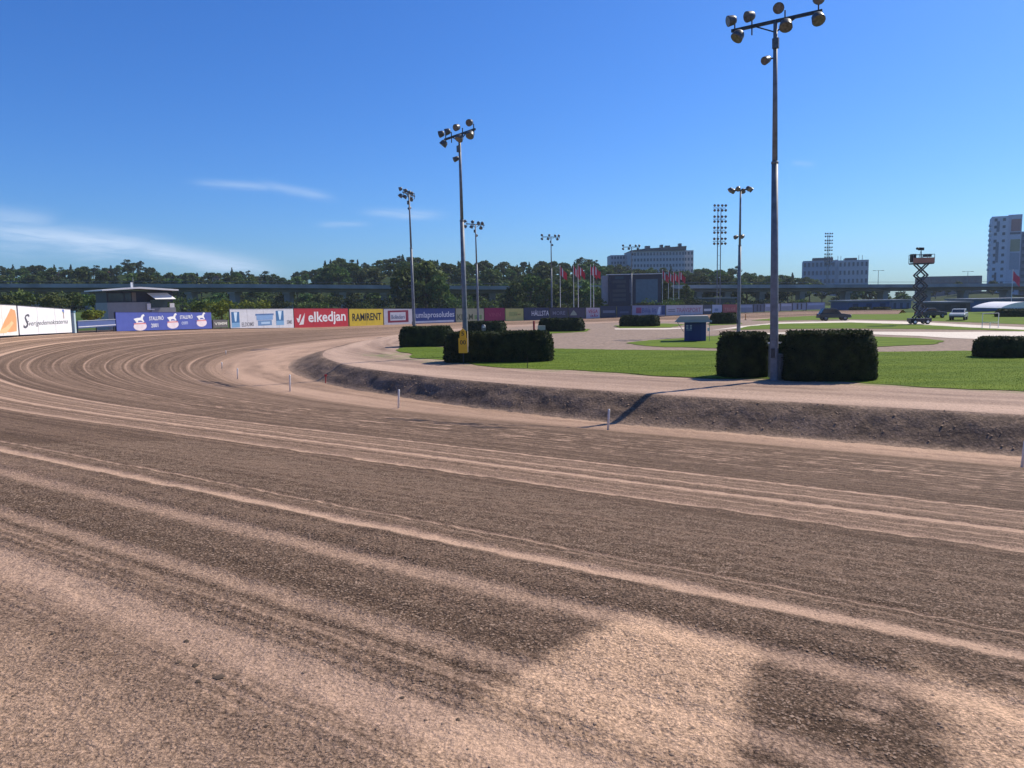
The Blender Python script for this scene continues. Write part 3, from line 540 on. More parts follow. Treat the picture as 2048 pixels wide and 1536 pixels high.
p = at(1055, 737, 0); t = thing('marker_peg', p, 'thin black stake on the lawn below the long hedge', 'peg'); MB().tube((0, 0, -.1), (0, 0, .62), .018).build('stake', M_black, t)
# ------------------------------------------------------------------ lettering
_tc = {}
def text_mesh(s, m, bold=0., shear=0., ext=.004):
    k = (s, m.name, bold, shear)
    if k in _tc: return _tc[k]
    c = bpy.data.curves.new('lettering', 'FONT'); c.body = s; c.size = 1; c.extrude = ext; c.offset = bold; c.shear = shear; c.resolution_u = 2; c.align_x = 'LEFT'
    o = bpy.data.objects.new('lettering', c); COL.objects.link(o); bpy.context.view_layer.update(); dg = bpy.context.evaluated_depsgraph_get()
    me = bpy.data.meshes.new_from_object(o.evaluated_get(dg)); bpy.data.objects.remove(o, do_unlink=True)
    v = np.empty(len(me.vertices) * 3, np.float32); me.vertices.foreach_get('co', v); v = v.reshape(-1, 3)
    me.materials.clear(); me.materials.append(m); _tc[k] = (me, v.min(0), v.max(0)); return _tc[k]
def lettering(parent, s, m, x0, x1, z0, z1, y=-.03, bold=.01, shear=0., name='lettering'):
    """text fitted in the box x0..x1, z0..z1 of the board's front face (local -y)"""
    me, lo, hi = text_mesh(s, m, bold, shear); o = link(name, me, parent); kx = (x1 - x0) / (hi[0] - lo[0]); kz = (z1 - z0) / (hi[1] - lo[1])
    o.rotation_euler = (math.pi / 2, 0, 0); o.scale = (kx, kz, 1); o.location = (x0 - lo[0] * kx, y, z0 - lo[1] * kz); return o
# yellow distance sign
p = at(927, 727, 0); t = thing('distance_sign', p, 'narrow yellow distance sign standing before the long hedge', 'sign', -.1)
k = p.y / F; MB().tube((0, .05, 0), (0, .05, 68 * k), .03).build('post', M_dkm, t)
MB().box((0, 0, 36 * k), (18 * k, .06, 30 * k)).box((0, 0, 53 * k), (13 * k, .06, 6 * k)).prism([(-6.5 * k, 56 * k), (6.5 * k, 56 * k), (5 * k, 66 * k), (0, 70 * k), (-5 * k, 66 * k)], -.03, .03, 'y').build('panel', pm((.72, .42, .02)), t)
lettering(t, '00', M_black, -6 * k, 6 * k, 38 * k, 47 * k, -.035); lettering(t, '5', M_black, -3 * k, 3 * k, 56 * k, 64 * k, -.035)
MB().box((9 * k + .02, .0, 44 * k), (.04, .08, 42 * k)).build('edge_trim', pm((.75, .62, .4)), t)
# ------------------------------------------------------------------ sponsor boards on the outer fence
ph = np.radians(np.linspace(218, 88, 80)); FP = [(CX + 77 * math.cos(a), CY + 77 * math.sin(a)) for a in ph] + [(62, 166), (150, 190), (330, 215)]
def fence(px, py):
    r = ray(px, py); m = r[0] / r[1]; best = None
    for a, b in zip(FP, FP[1:]):
        fa = a[0] - m * a[1]; fb = b[0] - m * b[1]
        if fa * fb <= 0 and fa != fb:
            k = fa / (fa - fb); y = a[1] + k * (b[1] - a[1])
            if y > 0 and (best is None or y > best.y): best = Vector((m * y, y, CZ + r[2] / r[1] * y))
    return best
def board(px0, px1, b0, b1, t0, t1, col, label, frame=(.08, .08, .09), name='sponsor_board'):
    """returns board thing, width, height; local x along the board as seen from the track, local -y towards it"""
    a = fence(px0, b0); b = fence(px1, b1); ta = fence(px0, t0).z; tb_ = fence(px1, t1).z
    w = math.hypot(b.x - a.x, b.y - a.y); z0 = min(a.z, b.z); h0 = ta - a.z; h1 = tb_ - b.z
    t = thing(name, (a.x, a.y, 0), label, 'advertising board', math.atan2(b.y - a.y, b.x - a.x), 'boards on the outer fence')
    g = .04; m = MB(); D = .08
    vs = [(g, y, a.z - .03) for y in (-.02, D)] + [(w - g, y, b.z - .03) for y in (-.02, D)] + [(w - g, y, tb_) for y in (-.02, D)] + [(g, y, ta) for y in (-.02, D)]
    m.add(vs, [(0, 2, 4, 6), (1, 7, 5, 3), (0, 1, 3, 2), (2, 3, 5, 4), (4, 5, 7, 6), (6, 7, 1, 0)]).build('panel', pm(col), t)
    for x, zb, zt_ in ((g * .5, a.z, ta), (w - g * .5, b.z, tb_)): MB().box((x, .12, (zb - .3 + zt_) / 2), (.07, .1, zt_ - zb + .3)).build('post', M_wood, t)
    nj = int(w / 3.2)
    for j in range(1, nj): q_ = j / nj; MB().box((w * q_, -.0215, a.z * (1 - q_) + b.z * q_ + (h0 + h1) / 4), (.025, .004, (h0 + h1) / 2 - .02)).build('joint', M_wood, t)
    f = MB(); f.span((0, .03, ta + .03), (w, .03, tb_ + .03), .14, .06); f.build('top_rail', pm(frame), t)
    return t, w, (a.z + b.z) / 2, (h0 + h1) / 2
def patch(t, col, pts, y=-.027, name='print', d=.006): return MB().prism(pts, y, y + d, 'y').build(name, pm(col), t)
def rect(x0, x1, z0, z1): return [(x0, z0), (x1, z0), (x1, z1), (x0, z1)]
def disc(cx, cz, rx, rz_, n=20): return [(cx + rx * math.cos(2 * math.pi * i / n), cz + rz_ * math.sin(2 * math.pi * i / n)) for i in range(n)]
WH = (.78, .77, .76); K = M_black; MW = pm((.8, .8, .8))
t, w, z, h = board(-110, 37, 676, 669.5, 604, 611, (.80, .76, .71), 'white board with orange swirl at the left edge of the photo')
zz = lambda q: z + h * q
patch(t, (.75, .36, .16), [(w * .70, zz(.1)), (w * .86, zz(.05)), (w * .97, zz(.06)), (w * .985, zz(.5)), (w * .97, zz(.78)), (w * .90, zz(.84)), (w * .84, zz(.62)), (w * .78, zz(.42))])
patch(t, (.80, .52, .27), [(w * .62, zz(.05)), (w * .8, zz(.04)), (w * .93, zz(.35)), (w * .90, zz(.42)), (w * .8, zz(.24))], -.034)
t, w, z, h = board(39, 144, 669, 664, 611.5, 619, (.80, .79, .80), 'white board with grey slanted script lettering')
lettering(t, 'Sverigedemokraterna', pm((.10, .10, .12)), w * .12, w * .92, z + h * .28, z + h * .52, shear=.35, bold=0); lettering(t, 'S', pm((.10, .10, .12)), w * .07, w * .19, z + h * .25, z + h * .78, shear=.35, bold=.005)
for k in range(5):
    an = math.pi / 2 + k * 1.257; patch(t, (.10, .17, .50) if k != 2 else (.6, .5, .1), disc(w * .84 + .13 * math.cos(an), z + h * .84 + .13 * math.sin(an), .10, .10, 10))
patch(t, (.30, .22, .18), rect(w * .835, w * .85, z + h * .55, z + h * .78))
t, w, z, h = board(233, 424, 662, 656.5, 624.5, 625, (.075, .10, .36), 'blue-purple board with three white horse emblems', (.05, .05, .12))
for k, cx in enumerate((.215, .545, .875)):
    X = w * cx; u = h
    patch(t, (.72, .62, .66), disc(X, z + h * .28, w * .062, h * .24)); patch(t, (.62, .22, .22), rect(X - w * .058, X + w * .055, z + h * .40, z + h * .46), -.034)
    patch(t, WH, [(X - .26 * 1.55 * u, z + .60 * u), (X - .34 * 1.55 * u, z + .70 * u), (X - .20 * 1.55 * u, z + .74 * u), (X + .04 * 1.55 * u, z + .76 * u), (X + .12 * 1.55 * u, z + .90 * u), (X + .22 * 1.55 * u, z + .95 * u), (X + .28 * 1.55 * u, z + .84 * u), (X + .20 * 1.55 * u, z + .82 * u), (X + .16 * 1.55 * u, z + .68 * u), (X + .24 * 1.55 * u, z + .52 * u), (X + .18 * 1.55 * u, z + .50 * u), (X + .06 * 1.55 * u, z + .60 * u), (X - .08 * 1.55 * u, z + .60 * u), (X - .14 * 1.55 * u, z + .48 * u), (X - .20 * 1.55 * u, z + .49 * u)], -.036)
for x0 in (.305, .625): lettering(t, 'STALLFRÖ', MW, w * x0, w * (x0 + .145), z + h * .58, z + h * .84)
lettering(t, '2001', MW, w * .32, w * .39, z + h * .18, z + h * .40); lettering(t, 'com', pm((.5, .55, .75)), w * .64, w * .71, z + h * .24, z + h * .42)
t, w, z, h = board(426, 456, 655, 654, 640, 640, (.13, .12, .12), 'small low dark board with pale lettering under the yellow-green bush')
lettering(t, 'VIMM', pm((.7, .68, .6)), w * .1, w * .92, z + h * .3, z + h * .7)
t, w, z, h = board(461, 588, 656, 655, 619, 618, (.62, .62, .66), 'long white board with three blue panels', (.45, .45, .5))
for a0, a1 in ((.02, .135), (.70, .83)):
    patch(t, (.055, .16, .34), rect(w * a0, w * a1, z + h * .12, z + h * .90)); patch(t, (.20, .38, .60), rect(w * a0, w * a1, z + h * .10, z + h * .34), -.034)
    patch(t, (.60, .74, .86), [(w * (a0 + .035), z + h * .88), (w * (a1 - .03), z + h * .88), (w * ((a0 + a1) / 2 + .01), z + h * .4), (w * ((a0 + a1) / 2 - .01), z + h * .4)], -.034)
patch(t, (.10, .18, .36), rect(w * .375, w * .665, z + h * .66, z + h * .76)); patch(t, (.22, .36, .60), rect(w * .39, w * .65, z + h * .42, z + h * .68), -.034); patch(t, (.14, .26, .46), rect(w * .41, w * .63, z + h * .12, z + h * .40)); patch(t, (.40, .55, .72), rect(w * .46, w * .6, z + h * .2, z + h * .32), -.034)
lettering(t, 'ELDOMS', pm((.2, .2, .22)), w * .165, w * .345, z + h * .12, z + h * .34); lettering(t, 'SIMS', pm((.2, .2, .22)), w * .88, w * .97, z + h * .14, z + h * .36)
t, w, z, h = board(589, 697, 656, 653, 617, 617, (.48, .035, .05), 'red board with large white elkedjan lettering', (.2, .03, .04))
lettering(t, 'elkedjan', MW, w * .245, w * .95, z + h * .12, z + h * .84, bold=.02)
patch(t, WH, [(w * .04, z + h * .55), (w * .075, z + h * .5), (w * .10, z + h * .72), (w * .125, z + h * .72), (w * .085, z + h * .3), (w * .06, z + h * .33)]); patch(t, WH, [(w * .08, z + h * .18), (w * .155, z + h * .6), (w * .19, z + h * .8), (w * .175, z + h * .5), (w * .16, z + h * .2)], -.033)
t, w, z, h = board(699, 767, 652, 650, 617.5, 617.5, (.70, .50, .045), 'yellow board with black RAMIRENT lettering', (.15, .12, .05))
lettering(t, 'RAMIRENT', K, w * .09, w * .94, z + h * .30, z + h * .74, bold=.015)
t, w, z, h = board(768, 825, 650, 648, 617.5, 617.5, (.58, .56, .60), 'white board with a dark red rectangular frame')
patch(t, (.24, .03, .06), rect(w * .14, w * .86, z + h * .14, z + h * .90)); patch(t, (.58, .58, .64), rect(w * .22, w * .76, z + h * .26, z + h * .78), -.034)
lettering(t, 'Bolinders', pm((.16, .18, .25)), w * .26, w * .73, z + h * .36, z + h * .62, -.042)
t, w, z, h = board(826, 911, 648, 645, 617, 617, (.035, .065, .24), 'dark blue board with pale block lettering behind the left mast', (.03, .04, .12))
lettering(t, 'umlaprosolutles', pm((.60, .64, .74)), w * .07, w * .97, z + h * .28, z + h * .78, bold=.012); patch(t, (.52, .56, .68), rect(w * .04, w * .96, z + h * .06, z + h * .18))
t, w, z, h = board(912, 968, 645, 643, 617, 617, (.48, .46, .27), 'pale yellow-green board behind the mast with yellow sign')
lettering(t, 'KLAM', pm((.10, .12, .05)), w * .05, w * .6, z + h * .18, z + h * .6); patch(t, (.20, .34, .12), rect(w * .66, w * .92, z + h * .2, z + h * .5))
t, w, z, h = board(969, 1010, 643, 642, 616, 616, (.30, .02, .09), 'plain purple-red board between two yellowish boards', (.04, .02, .03))
lettering(t, 'VINN', pm((.42, .06, .14)), w * .2, w * .8, z + h * .35, z + h * .65)
t, w, z, h = board(1011, 1047, 642, 641, 617, 617, (.60, .56, .18), 'small yellow board right of the purple-red board')
patch(t, (.42, .46, .14), rect(w * .2, w * .66, z + h * .38, z + h * .72)); lettering(t, 'bygg', pm((.25, .2, .05)), w * .5, w * .85, z + h * .45, z + h * .6, -.036)
t, w, z, h = board(1048, 1099, 641, 640, 615.5, 615.5, (.045, .055, .11), 'navy board with white HÄLLSTA lettering above the red marker post', (.02, .02, .03))
lettering(t, 'HÄLLSTA', MW, w * .3, w * .98, z + h * .36, z + h * .84)
t, w, z, h = board(1100, 1136, 640, 639, 615.5, 615.5, (.07, .07, .10), 'dark grey board behind the middle hedge, left of the pale mark board', (.02, .02, .03)); lettering(t, 'MORE', pm((.25, .26, .32)), w * .15, w * .85, z + h * .4, z + h * .72)
t, w, z, h = board(1137, 1171, 639, 638, 615.5, 615.5, (.085, .075, .11), 'dark board with a pale green mark left of the white and red board', (.02, .02, .03)); patch(t, (.36, .40, .30), [(w * .1, z + h * .35), (w * .5, z + h * .35), (w * .45, z + h * .55), (w * .3, z + h * .8), (w * .16, z + h * .55)])
t, w, z, h = board(1172, 1200, 638, 637, 615.5, 615.5, (.60, .52, .57), 'small white board with red lettering left of the scoreboard'); lettering(t, 'VEGA', pm((.52, .06, .12)), w * .16, w * .84, z + h * .5, z + h * .84); lettering(t, 'ab', pm((.52, .08, .14)), w * .3, w * .85, z + h * .18, z + h * .42)
t, w, z, h = board(1201, 1233, 636, 634, 612, 612, (.035, .05, .09), 'dark navy board with pale bars directly under the scoreboard left half', (.02, .03, .05)); patch(t, (.16, .20, .27), rect(w * .15, w * .9, z + h * .4, z + h * .62))
t, w, z, h = board(1234, 1263, 634, 632, 612, 612, (.025, .045, .10), 'plain dark blue board under the scoreboard, left of the lilac board', (.02, .03, .05)); patch(t, (.07, .11, .2), rect(w * .2, w * .8, z + h * .3, z + h * .5))
t, w, z, h = board(1264, 1331, 632, 630.5, 611, 610.5, (.30, .31, .44), 'lilac-grey board with red and blue print under the video screen')
patch(t, (.30, .08, .17), rect(w * .12, w * .28, z + h * .25, z + h * .8)); lettering(t, 'Bilia lit', pm((.09, .11, .3)), w * .3, w * .72, z + h * .3, z + h * .75); patch(t, (.72, .74, .82), [(w * .74, z + h * .1), (w * .84, z + h * .1), (w * .86, z + h * .85), (w * .80, z + h * .85)]); patch(t, (.06, .09, .22), rect(w * .88, w * .99, z + h * .1, z + h * .95))
t, w, z, h = board(1332, 1406, 630.5, 629, 610.5, 610, (.62, .58, .62), 'long white board with faded pink lettering right of the scoreboard')
lettering(t, 'TRAVSPORT', pm((.45, .18, .24)), w * .28, w * .94, z + h * .28, z + h * .72); patch(t, (.2, .2, .22), rect(w * .05, w * .24, z + h * .55, z + h * .62)); patch(t, (.2, .2, .22), rect(w * .05, w * .24, z + h * .35, z + h * .42))
t, w, z, h = board(1407, 1423, 629, 628.5, 610, 610, (.10, .11, .14), 'narrow black board with white stripes behind the kiosk hedge'); patch(t, WH, rect(w * .05, w * .95, z + h * .35, z + h * .6))
t, w, z, h = board(1424, 1444, 628.5, 628, 609.5, 609.5, (.50, .55, .66), 'small pale blue board left of the faded red board'); patch(t, (.25, .32, .45), rect(w * .25, w * .6, z + h * .3, z + h * .6))
t, w, z, h = board(1445, 1474, 628, 627, 609, 609, (.48, .13, .12), 'faded red board left of the mast with ringed lamps'); lettering(t, 'TELGE', pm((.62, .3, .26)), w * .12, w * .88, z + h * .35, z + h * .65)
for i, (a, b, c, lb) in enumerate(((1476, 1506, (.22, .27, .36), 'grey-blue board right of the mast with ringed lamps'), (1507, 1528, (.12, .15, .22), 'dark slate board second from the ringed mast'), (1529, 1560, (.25, .30, .40), 'pale slate board hidden partly by the tallest mast'), (1561, 1584, (.21, .26, .36), 'blue-grey board right of the tallest mast'), (1585, 1612, (.17, .24, .36), 'blue board with dark bars, second right of the tallest mast'), (1613, 1650, (.16, .23, .37), 'blue board left behind the dark off-road car'))):
    t, w, z, h = board(a, b, 625 - i * 1.2, 624.5 - i * 1.2, 609 - i * .8, 608.7 - i * .8, c, lb)
    if i in (1, 4): patch(t, (.05, .06, .09), rect(w * .3, w * .42, z + h * .1, z + h * .9)); patch(t, (.05, .06, .09), rect(w * .6, w * .7, z + h * .1, z + h * .9))
    else: patch(t, tuple(q * 1.5 for q in c), rect(w * .08, w * .92, z + h * .6, z + h * .9))
# gate opening in the fence with a blue barrier
a = fence(156, 661); b = fence(231, 661); ztop = fence(190, 641).z
t = thing('gate_barrier', (a.x, a.y, 0), 'low dark blue barrier closing the gate between white and blue boards', 'barrier', math.atan2(b.y - a.y, b.x - a.x)); w = math.hypot(b.x - a.x, b.y - a.y)
MB().box((w / 2, 0, (a.z + .2 + ztop) / 2), (w, .1, ztop - a.z - .2)).build('panel', pm((.075, .11, .26)), t); MB().box((w / 2, -.07, a.z + .35), (w, .03, .08)).build('stripe', pm((.6, .6, .66)), t); MB().box((w / 2, -.02, ztop + .03), (w, .16, .06)).build('top_rail', pm((.35, .38, .45)), t)
for x in (.1, w * .5, w - .1): MB().box((x, .1, (a.z - .4 + ztop) / 2), (.1, .1, ztop - a.z + .4)).build('post', M_dkm, t)
a = fence(149, 663); t = thing('gate_post', (a.x, a.y, 0), 'pale teal gate post beside the white script board', 'post'); MB().box((0, 0, a.z + .85), (.28, .28, 2.0)).build('pillar', pm((.45, .56, .58)), t); MB().box((0, 0, a.z + 1.95), (.34, .34, .2)).build('cap', pm((.10, .20, .28)), t)
# ------------------------------------------------------------------ kiosk on the infield lawn
p = at(1390, 682, .02); k = p.y / F
t = thing('ticket_kiosk', p, 'small dark blue kiosk with grey flap roof on the oval lawn', 'kiosk', -.22)
w = 42 * k; hh = 37 * k
MB().box((0, w / 2, hh / 2), (w, w * .9, hh)).build('wall', pm((.018, .04, .16)), t, bevel=.02)
MB().box((-.0, -.0 + w * .04, hh * .5), (w * .55, .03, hh * .92)).build('door', pm((.012, .03, .13)), t)
MB().box((w * .505, w * .5, hh * .5), (.03, w * .86, hh * .98)).build('side_panel', pm((.22, .30, .42)), t)
MB().prism([(-w * .95, hh + .06), (w * .72, hh + .06), (w * .58, hh + .56), (-w * .70, hh + .56)], -.25, w * 1.05, 'y').build('roof', pm((.40, .36, .34)), t)
MB().box((-.05, -.28, hh + .10), (w * 1.6, .05, .16)).build('fascia', pm((.30, .33, .38)), t)
for x in (-.36, -.20):
    for z in (.82, .70): MB().box((w * x, w * .02, hh * z), (w * .10, .02, hh * .08)).build('sign_square', pm((.35, .40, .45)), t)
MB().box((-w * .28, w * .02, hh * .60), (w * .26, .02, hh * .09)).build('sign_square', pm((.13, .17, .26)), t)
for x in (-w * .85, w * .66): MB().tube((x, -.1, 0), (x, -.1, hh + .1), .02).build('prop', M_galv, t) if x > 0 else MB().tube((x * .62, -.05, hh * .5), (x, -.1, hh + .1), .02).build('prop', M_galv, t)
MB().box((w * .62, .3, hh * .62), (.18, .22, .3)).build('lamp_box', M_white, t)
# red marker beside a hedge
p = at(1068, 664, 0); k = p.y / F; t = thing('marker_post', p, 'red and white marker post left of the hedge below the black boards', 'post'); MB().tube((0, 0, 0), (0, 0, 22 * k), .12).build('post', pm((.38, .04, .05)), t); MB().box((.9, .2, 6 * k), (.9, .5, 13 * k)).build('box', pm((.42, .38, .33)), t)
p = at(968, 668, 0); k = p.y / F; t = thing('hooded_bin', p - Vector((0, .4, 0)), 'small grey hooded bin before the hedge below the purple-red board', 'bin'); MB().lathe((0, 0, 0), (0, 0, 1), [(0, .22), (.7, .26), (.95, .24), (1.08, .12)], 12).build('shell', M_galv, t, True); MB().box((.02, -.24, .82), (.26, .05, .14)).build('flap', M_white, t)
p = at(1491, 640, 0); t = thing('marker_post', p, 'short orange marker post right of the ringed mast', 'post'); MB().tube((0, 0, 0), (0, 0, .95), .07).build('post', pm((.55, .22, .05)), t); MB().box((0, 0, .03), (.35, .35, .06)).build('foot', M_black, t)
# ------------------------------------------------------------------ judges' hut on the left
D = 112.; a = atd(217, 640, D); b = atd(350, 640, D); k = D / F
t = thing('judges_hut', (a.x, D, 0), 'flat-roofed judges hut with white awning behind the blue board', 'hut', .80); w = 9.7; Z = lambda y, px=284: atd(px, y, D).z
MB().box((w * .31, 2.5, Z(604) / 2 - .3), (w * .62, 5, Z(604) + .6)).build('lower_wall', pm((.27, .28, .30)), t)
MB().box((w * .81, 2.2, Z(616) / 2 - .3), (w * .37, 5, Z(616) + .6)).build('lower_wall', pm((.27, .28, .30)), t)
MB().box((w * .5, 2.7, (Z(604) + Z(581)) / 2), (w * .98, 4.6, Z(581) - Z(604))).build('upper_wall', pm((.022, .025, .04)), t)
for x0, x1 in ((.03, .25), (.27, .36)): MB().box((w * (x0 + x1) / 2, .37, (Z(603) + Z(584)) / 2), (w * (x1 - x0), .04, (Z(584) - Z(603)) * .85)).build('window', M_glass, t)
MB().box((w * .40, .36, (Z(603) + Z(584)) / 2), (w * .06, .06, (Z(584) - Z(603)))).build('wall_panel', pm((.16, .14, .12)), t)
ov = 1.1
MB().add([(-ov, -1.6, Z(581)), (w * .42, -1.6, Z(576.5)), (w * 1.02, -1.2, Z(581)), (w * 1.02, 6, Z(581)), (w * .42, 6, Z(576.5)), (-ov, 6, Z(581))] + [(-ov, -1.6, Z(578.6)), (w * .42, -1.6, Z(573)), (w * 1.02, -1.2, Z(578)), (w * 1.02, 6, Z(578)), (w * .42, 6, Z(573)), (-ov, 6, Z(578.6))], [(0, 1, 2, 3, 4, 5), (6, 7, 10, 11), (7, 8, 9, 10), (0, 1, 7, 6), (1, 2, 8, 7), (2, 3, 9, 8), (3, 4, 10, 9), (4, 5, 11, 10), (5, 0, 6, 11)]).build('roof', pm((.78, .78, .78)), t)
MB().box((w * .40, 1, Z(570)), (.25, .25, 1.0)).build('vent', M_white, t)
c0, c1 = Z(585), Z(598); x0, x1 = w * .59, w * .93
MB().add([(x0, .2, c0), (x1 - .3, .2, c0), (x1 + .35, -1.3, c1), (x0 + .6, -1.3, c1), (x0, .2, c0 - .05), (x1 - .3, .2, c0 - .05), (x1 + .35, -1.3, c1 - .05), (x0 + .6, -1.3, c1 - .05)], [(0, 1, 2, 3), (7, 6, 5, 4), (0, 4, 5, 1), (1, 5, 6, 2), (2, 6, 7, 3), (3, 7, 4, 0)]).build('awning', M_white, t)
MB().box((w * .75, -.05, (Z(617) + Z(599)) / 2), (w * .26, .1, Z(599) - Z(617))).build('window', M_glass, t)
MB().box((w * .59, -.2, (Z(620) + Z(607)) / 2), (w * .055, .12, Z(607) - Z(620))).build('white_panel', M_white, t); MB().box((w * .945, -.2, (Z(621) + Z(607)) / 2), (w * .07, .12, Z(607) - Z(621))).build('white_panel', M_white, t); MB().box((w * .62, -.25, Z(619.5)), (w * .10, .12, .16)).build('white_panel', M_white, t)
MB().tube((w * .50, 3, Z(576)), (w * .50, 3, Z(552)), .06).build('aerial', M_galv, t)
# ------------------------------------------------------------------ scoreboard
D = 178.; a = atd(1203, 612, D); b = atd(1321, 612, D); k = D / F; rz = -.06
t = thing('scoreboard', (a.x, D, 0), 'big dark scoreboard with video screen behind the boards', 'scoreboard', rz); w = (b.x - a.x); Zs = lambda y: atd(1262, y, D).z; zt1, zb1 = Zs(549), Zs(613)
MB().box((w * .56, 1.2, (zt1 + zb1) / 2), (w * .88, 2.4, zt1 - zb1)).build('cabinet', pm((.022, .03, .062)), t)
MB().box((w * .065, 2.2, (zt1 - .15 + zb1 + .6) / 2), (w * .105, 2.6, zt1 - zb1 - .7)).build('side_panel', pm((.27, .30, .36)), t)
MB().box((w * .545, -.12, zt1 + .05), (w * .93, .5, .14)).build('roof_edge', pm((.75, .8, .85)), t)
MB().box((w * .76, -.03, (Zs(559) + Zs(606)) / 2), (w * .37, .08, Zs(559) - Zs(606))).build('video_screen', pm((.085, .15, .21), .25), t)
for r in range(5): MB().box((w * (.30 if r != 1 else .33), -.03, Zs(563 + r * 9)), (w * (.22 if r != 1 else .14), .06, 5.5 * k)).build('result_row', pm((.05, .065, .09), .4), t)
MB().box((w * .30, -.03, Zs(555)), (w * .14, .06, 5 * k)).build('result_row', pm((.03, .075, .12), .4), t); MB().box((w * .48, -.04, Zs(572)), (.10, .06, 26 * k)).build('trim', pm((.2, .23, .28)), t)
for x in (.1, .5, .9): MB().box((w * x, 1.2, zb1 / 2 - .5), (.5, .5, zb1 + 1)).build('leg', M_dkm, t)
# ------------------------------------------------------------------ flags
def flag(px, ytop, D, label, scale=1., colr=(.55, .03, .05), white=True, ph_=0.):
    top = atd(px, ytop, D); t = thing('flagpole', (top.x, D, -.3), label, 'flagpole', 0, 'flagpoles beside the scoreboard'); H = top.z + .3
    MB().tube((0, 0, 0), (0, 0, H), .075, .045, 8).build('pole', M_white, t); MB().lathe((0, 0, H), (0, 0, 1), [(0, .03), (.06, .09), (.14, .09), (.2, .02)], 8).build('finial', M_white, t)
    n, mrow = 12, 8; L, Hh = 2.1 * scale, 3.0 * scale; rnd_ = random.Random(px)
    def P(i, j):
        u_ = i / n; v_ = j / mrow; sag = .55 * u_ ** 1.2; return (L * u_ * .72 + .05, .22 * math.sin(u_ * 7 + v_ * 2 + ph_) * u_ ** .5, H - .1 - Hh * .62 * v_ - Hh * sag * (1 - .2 * v_) + .1 * math.sin(u_ * 9 + ph_))
    vs = [P(i, j) for i in range(n + 1) for j in range(mrow + 1)]; q = lambda i, j: i * (mrow + 1) + j
    f1 = [(q(i, j), q(i + 1, j), q(i + 1, j + 1), q(i, j + 1)) for i in range(n) for j in range(mrow) if not (white and 3 <= i <= 4)]; f2 = [(q(i, j), q(i + 1, j), q(i + 1, j + 1), q(i, j + 1)) for i in range(n) for j in range(mrow) if white and 3 <= i <= 4]
    fo = MB().add(vs, f1).build('flag', pm(colr, .8), t, True)
    if f2: MB().add(vs, f2).build('white_stripe', pm((.7, .66, .66), .8), fo, True)
    return t
for i, (px, y, D, lb) in enumerate(((1120, 533, 165, 'leftmost red flag on a white pole, left of the scoreboard'), (1147, 532, 172, 'red flag on the second pole from the left'), (1156, 530, 165, 'red flag on the middle pole of the left five'), (1181, 531, 172, 'red flag on the fourth pole, left of the scoreboard edge'), (1187, 530, 165, 'big red flag on the pole nearest the scoreboard, left side'), (1325, 541, 182, 'red flag on the pole touching the scoreboard right edge'), (1337, 543, 188, 'red flag on the second pole right of the scoreboard'), (1347, 543, 184, 'red flag on the third pole right of the scoreboard'), (1358, 541, 182, 'red flag on the pole farthest right of the scoreboard'))): flag(px, y, D, lb, .95, ph_=i * 1.3)
flag(2026, 541, 150, 'pink-red flag before the tall tower at the right', 1.0, (.50, .06, .12), False)
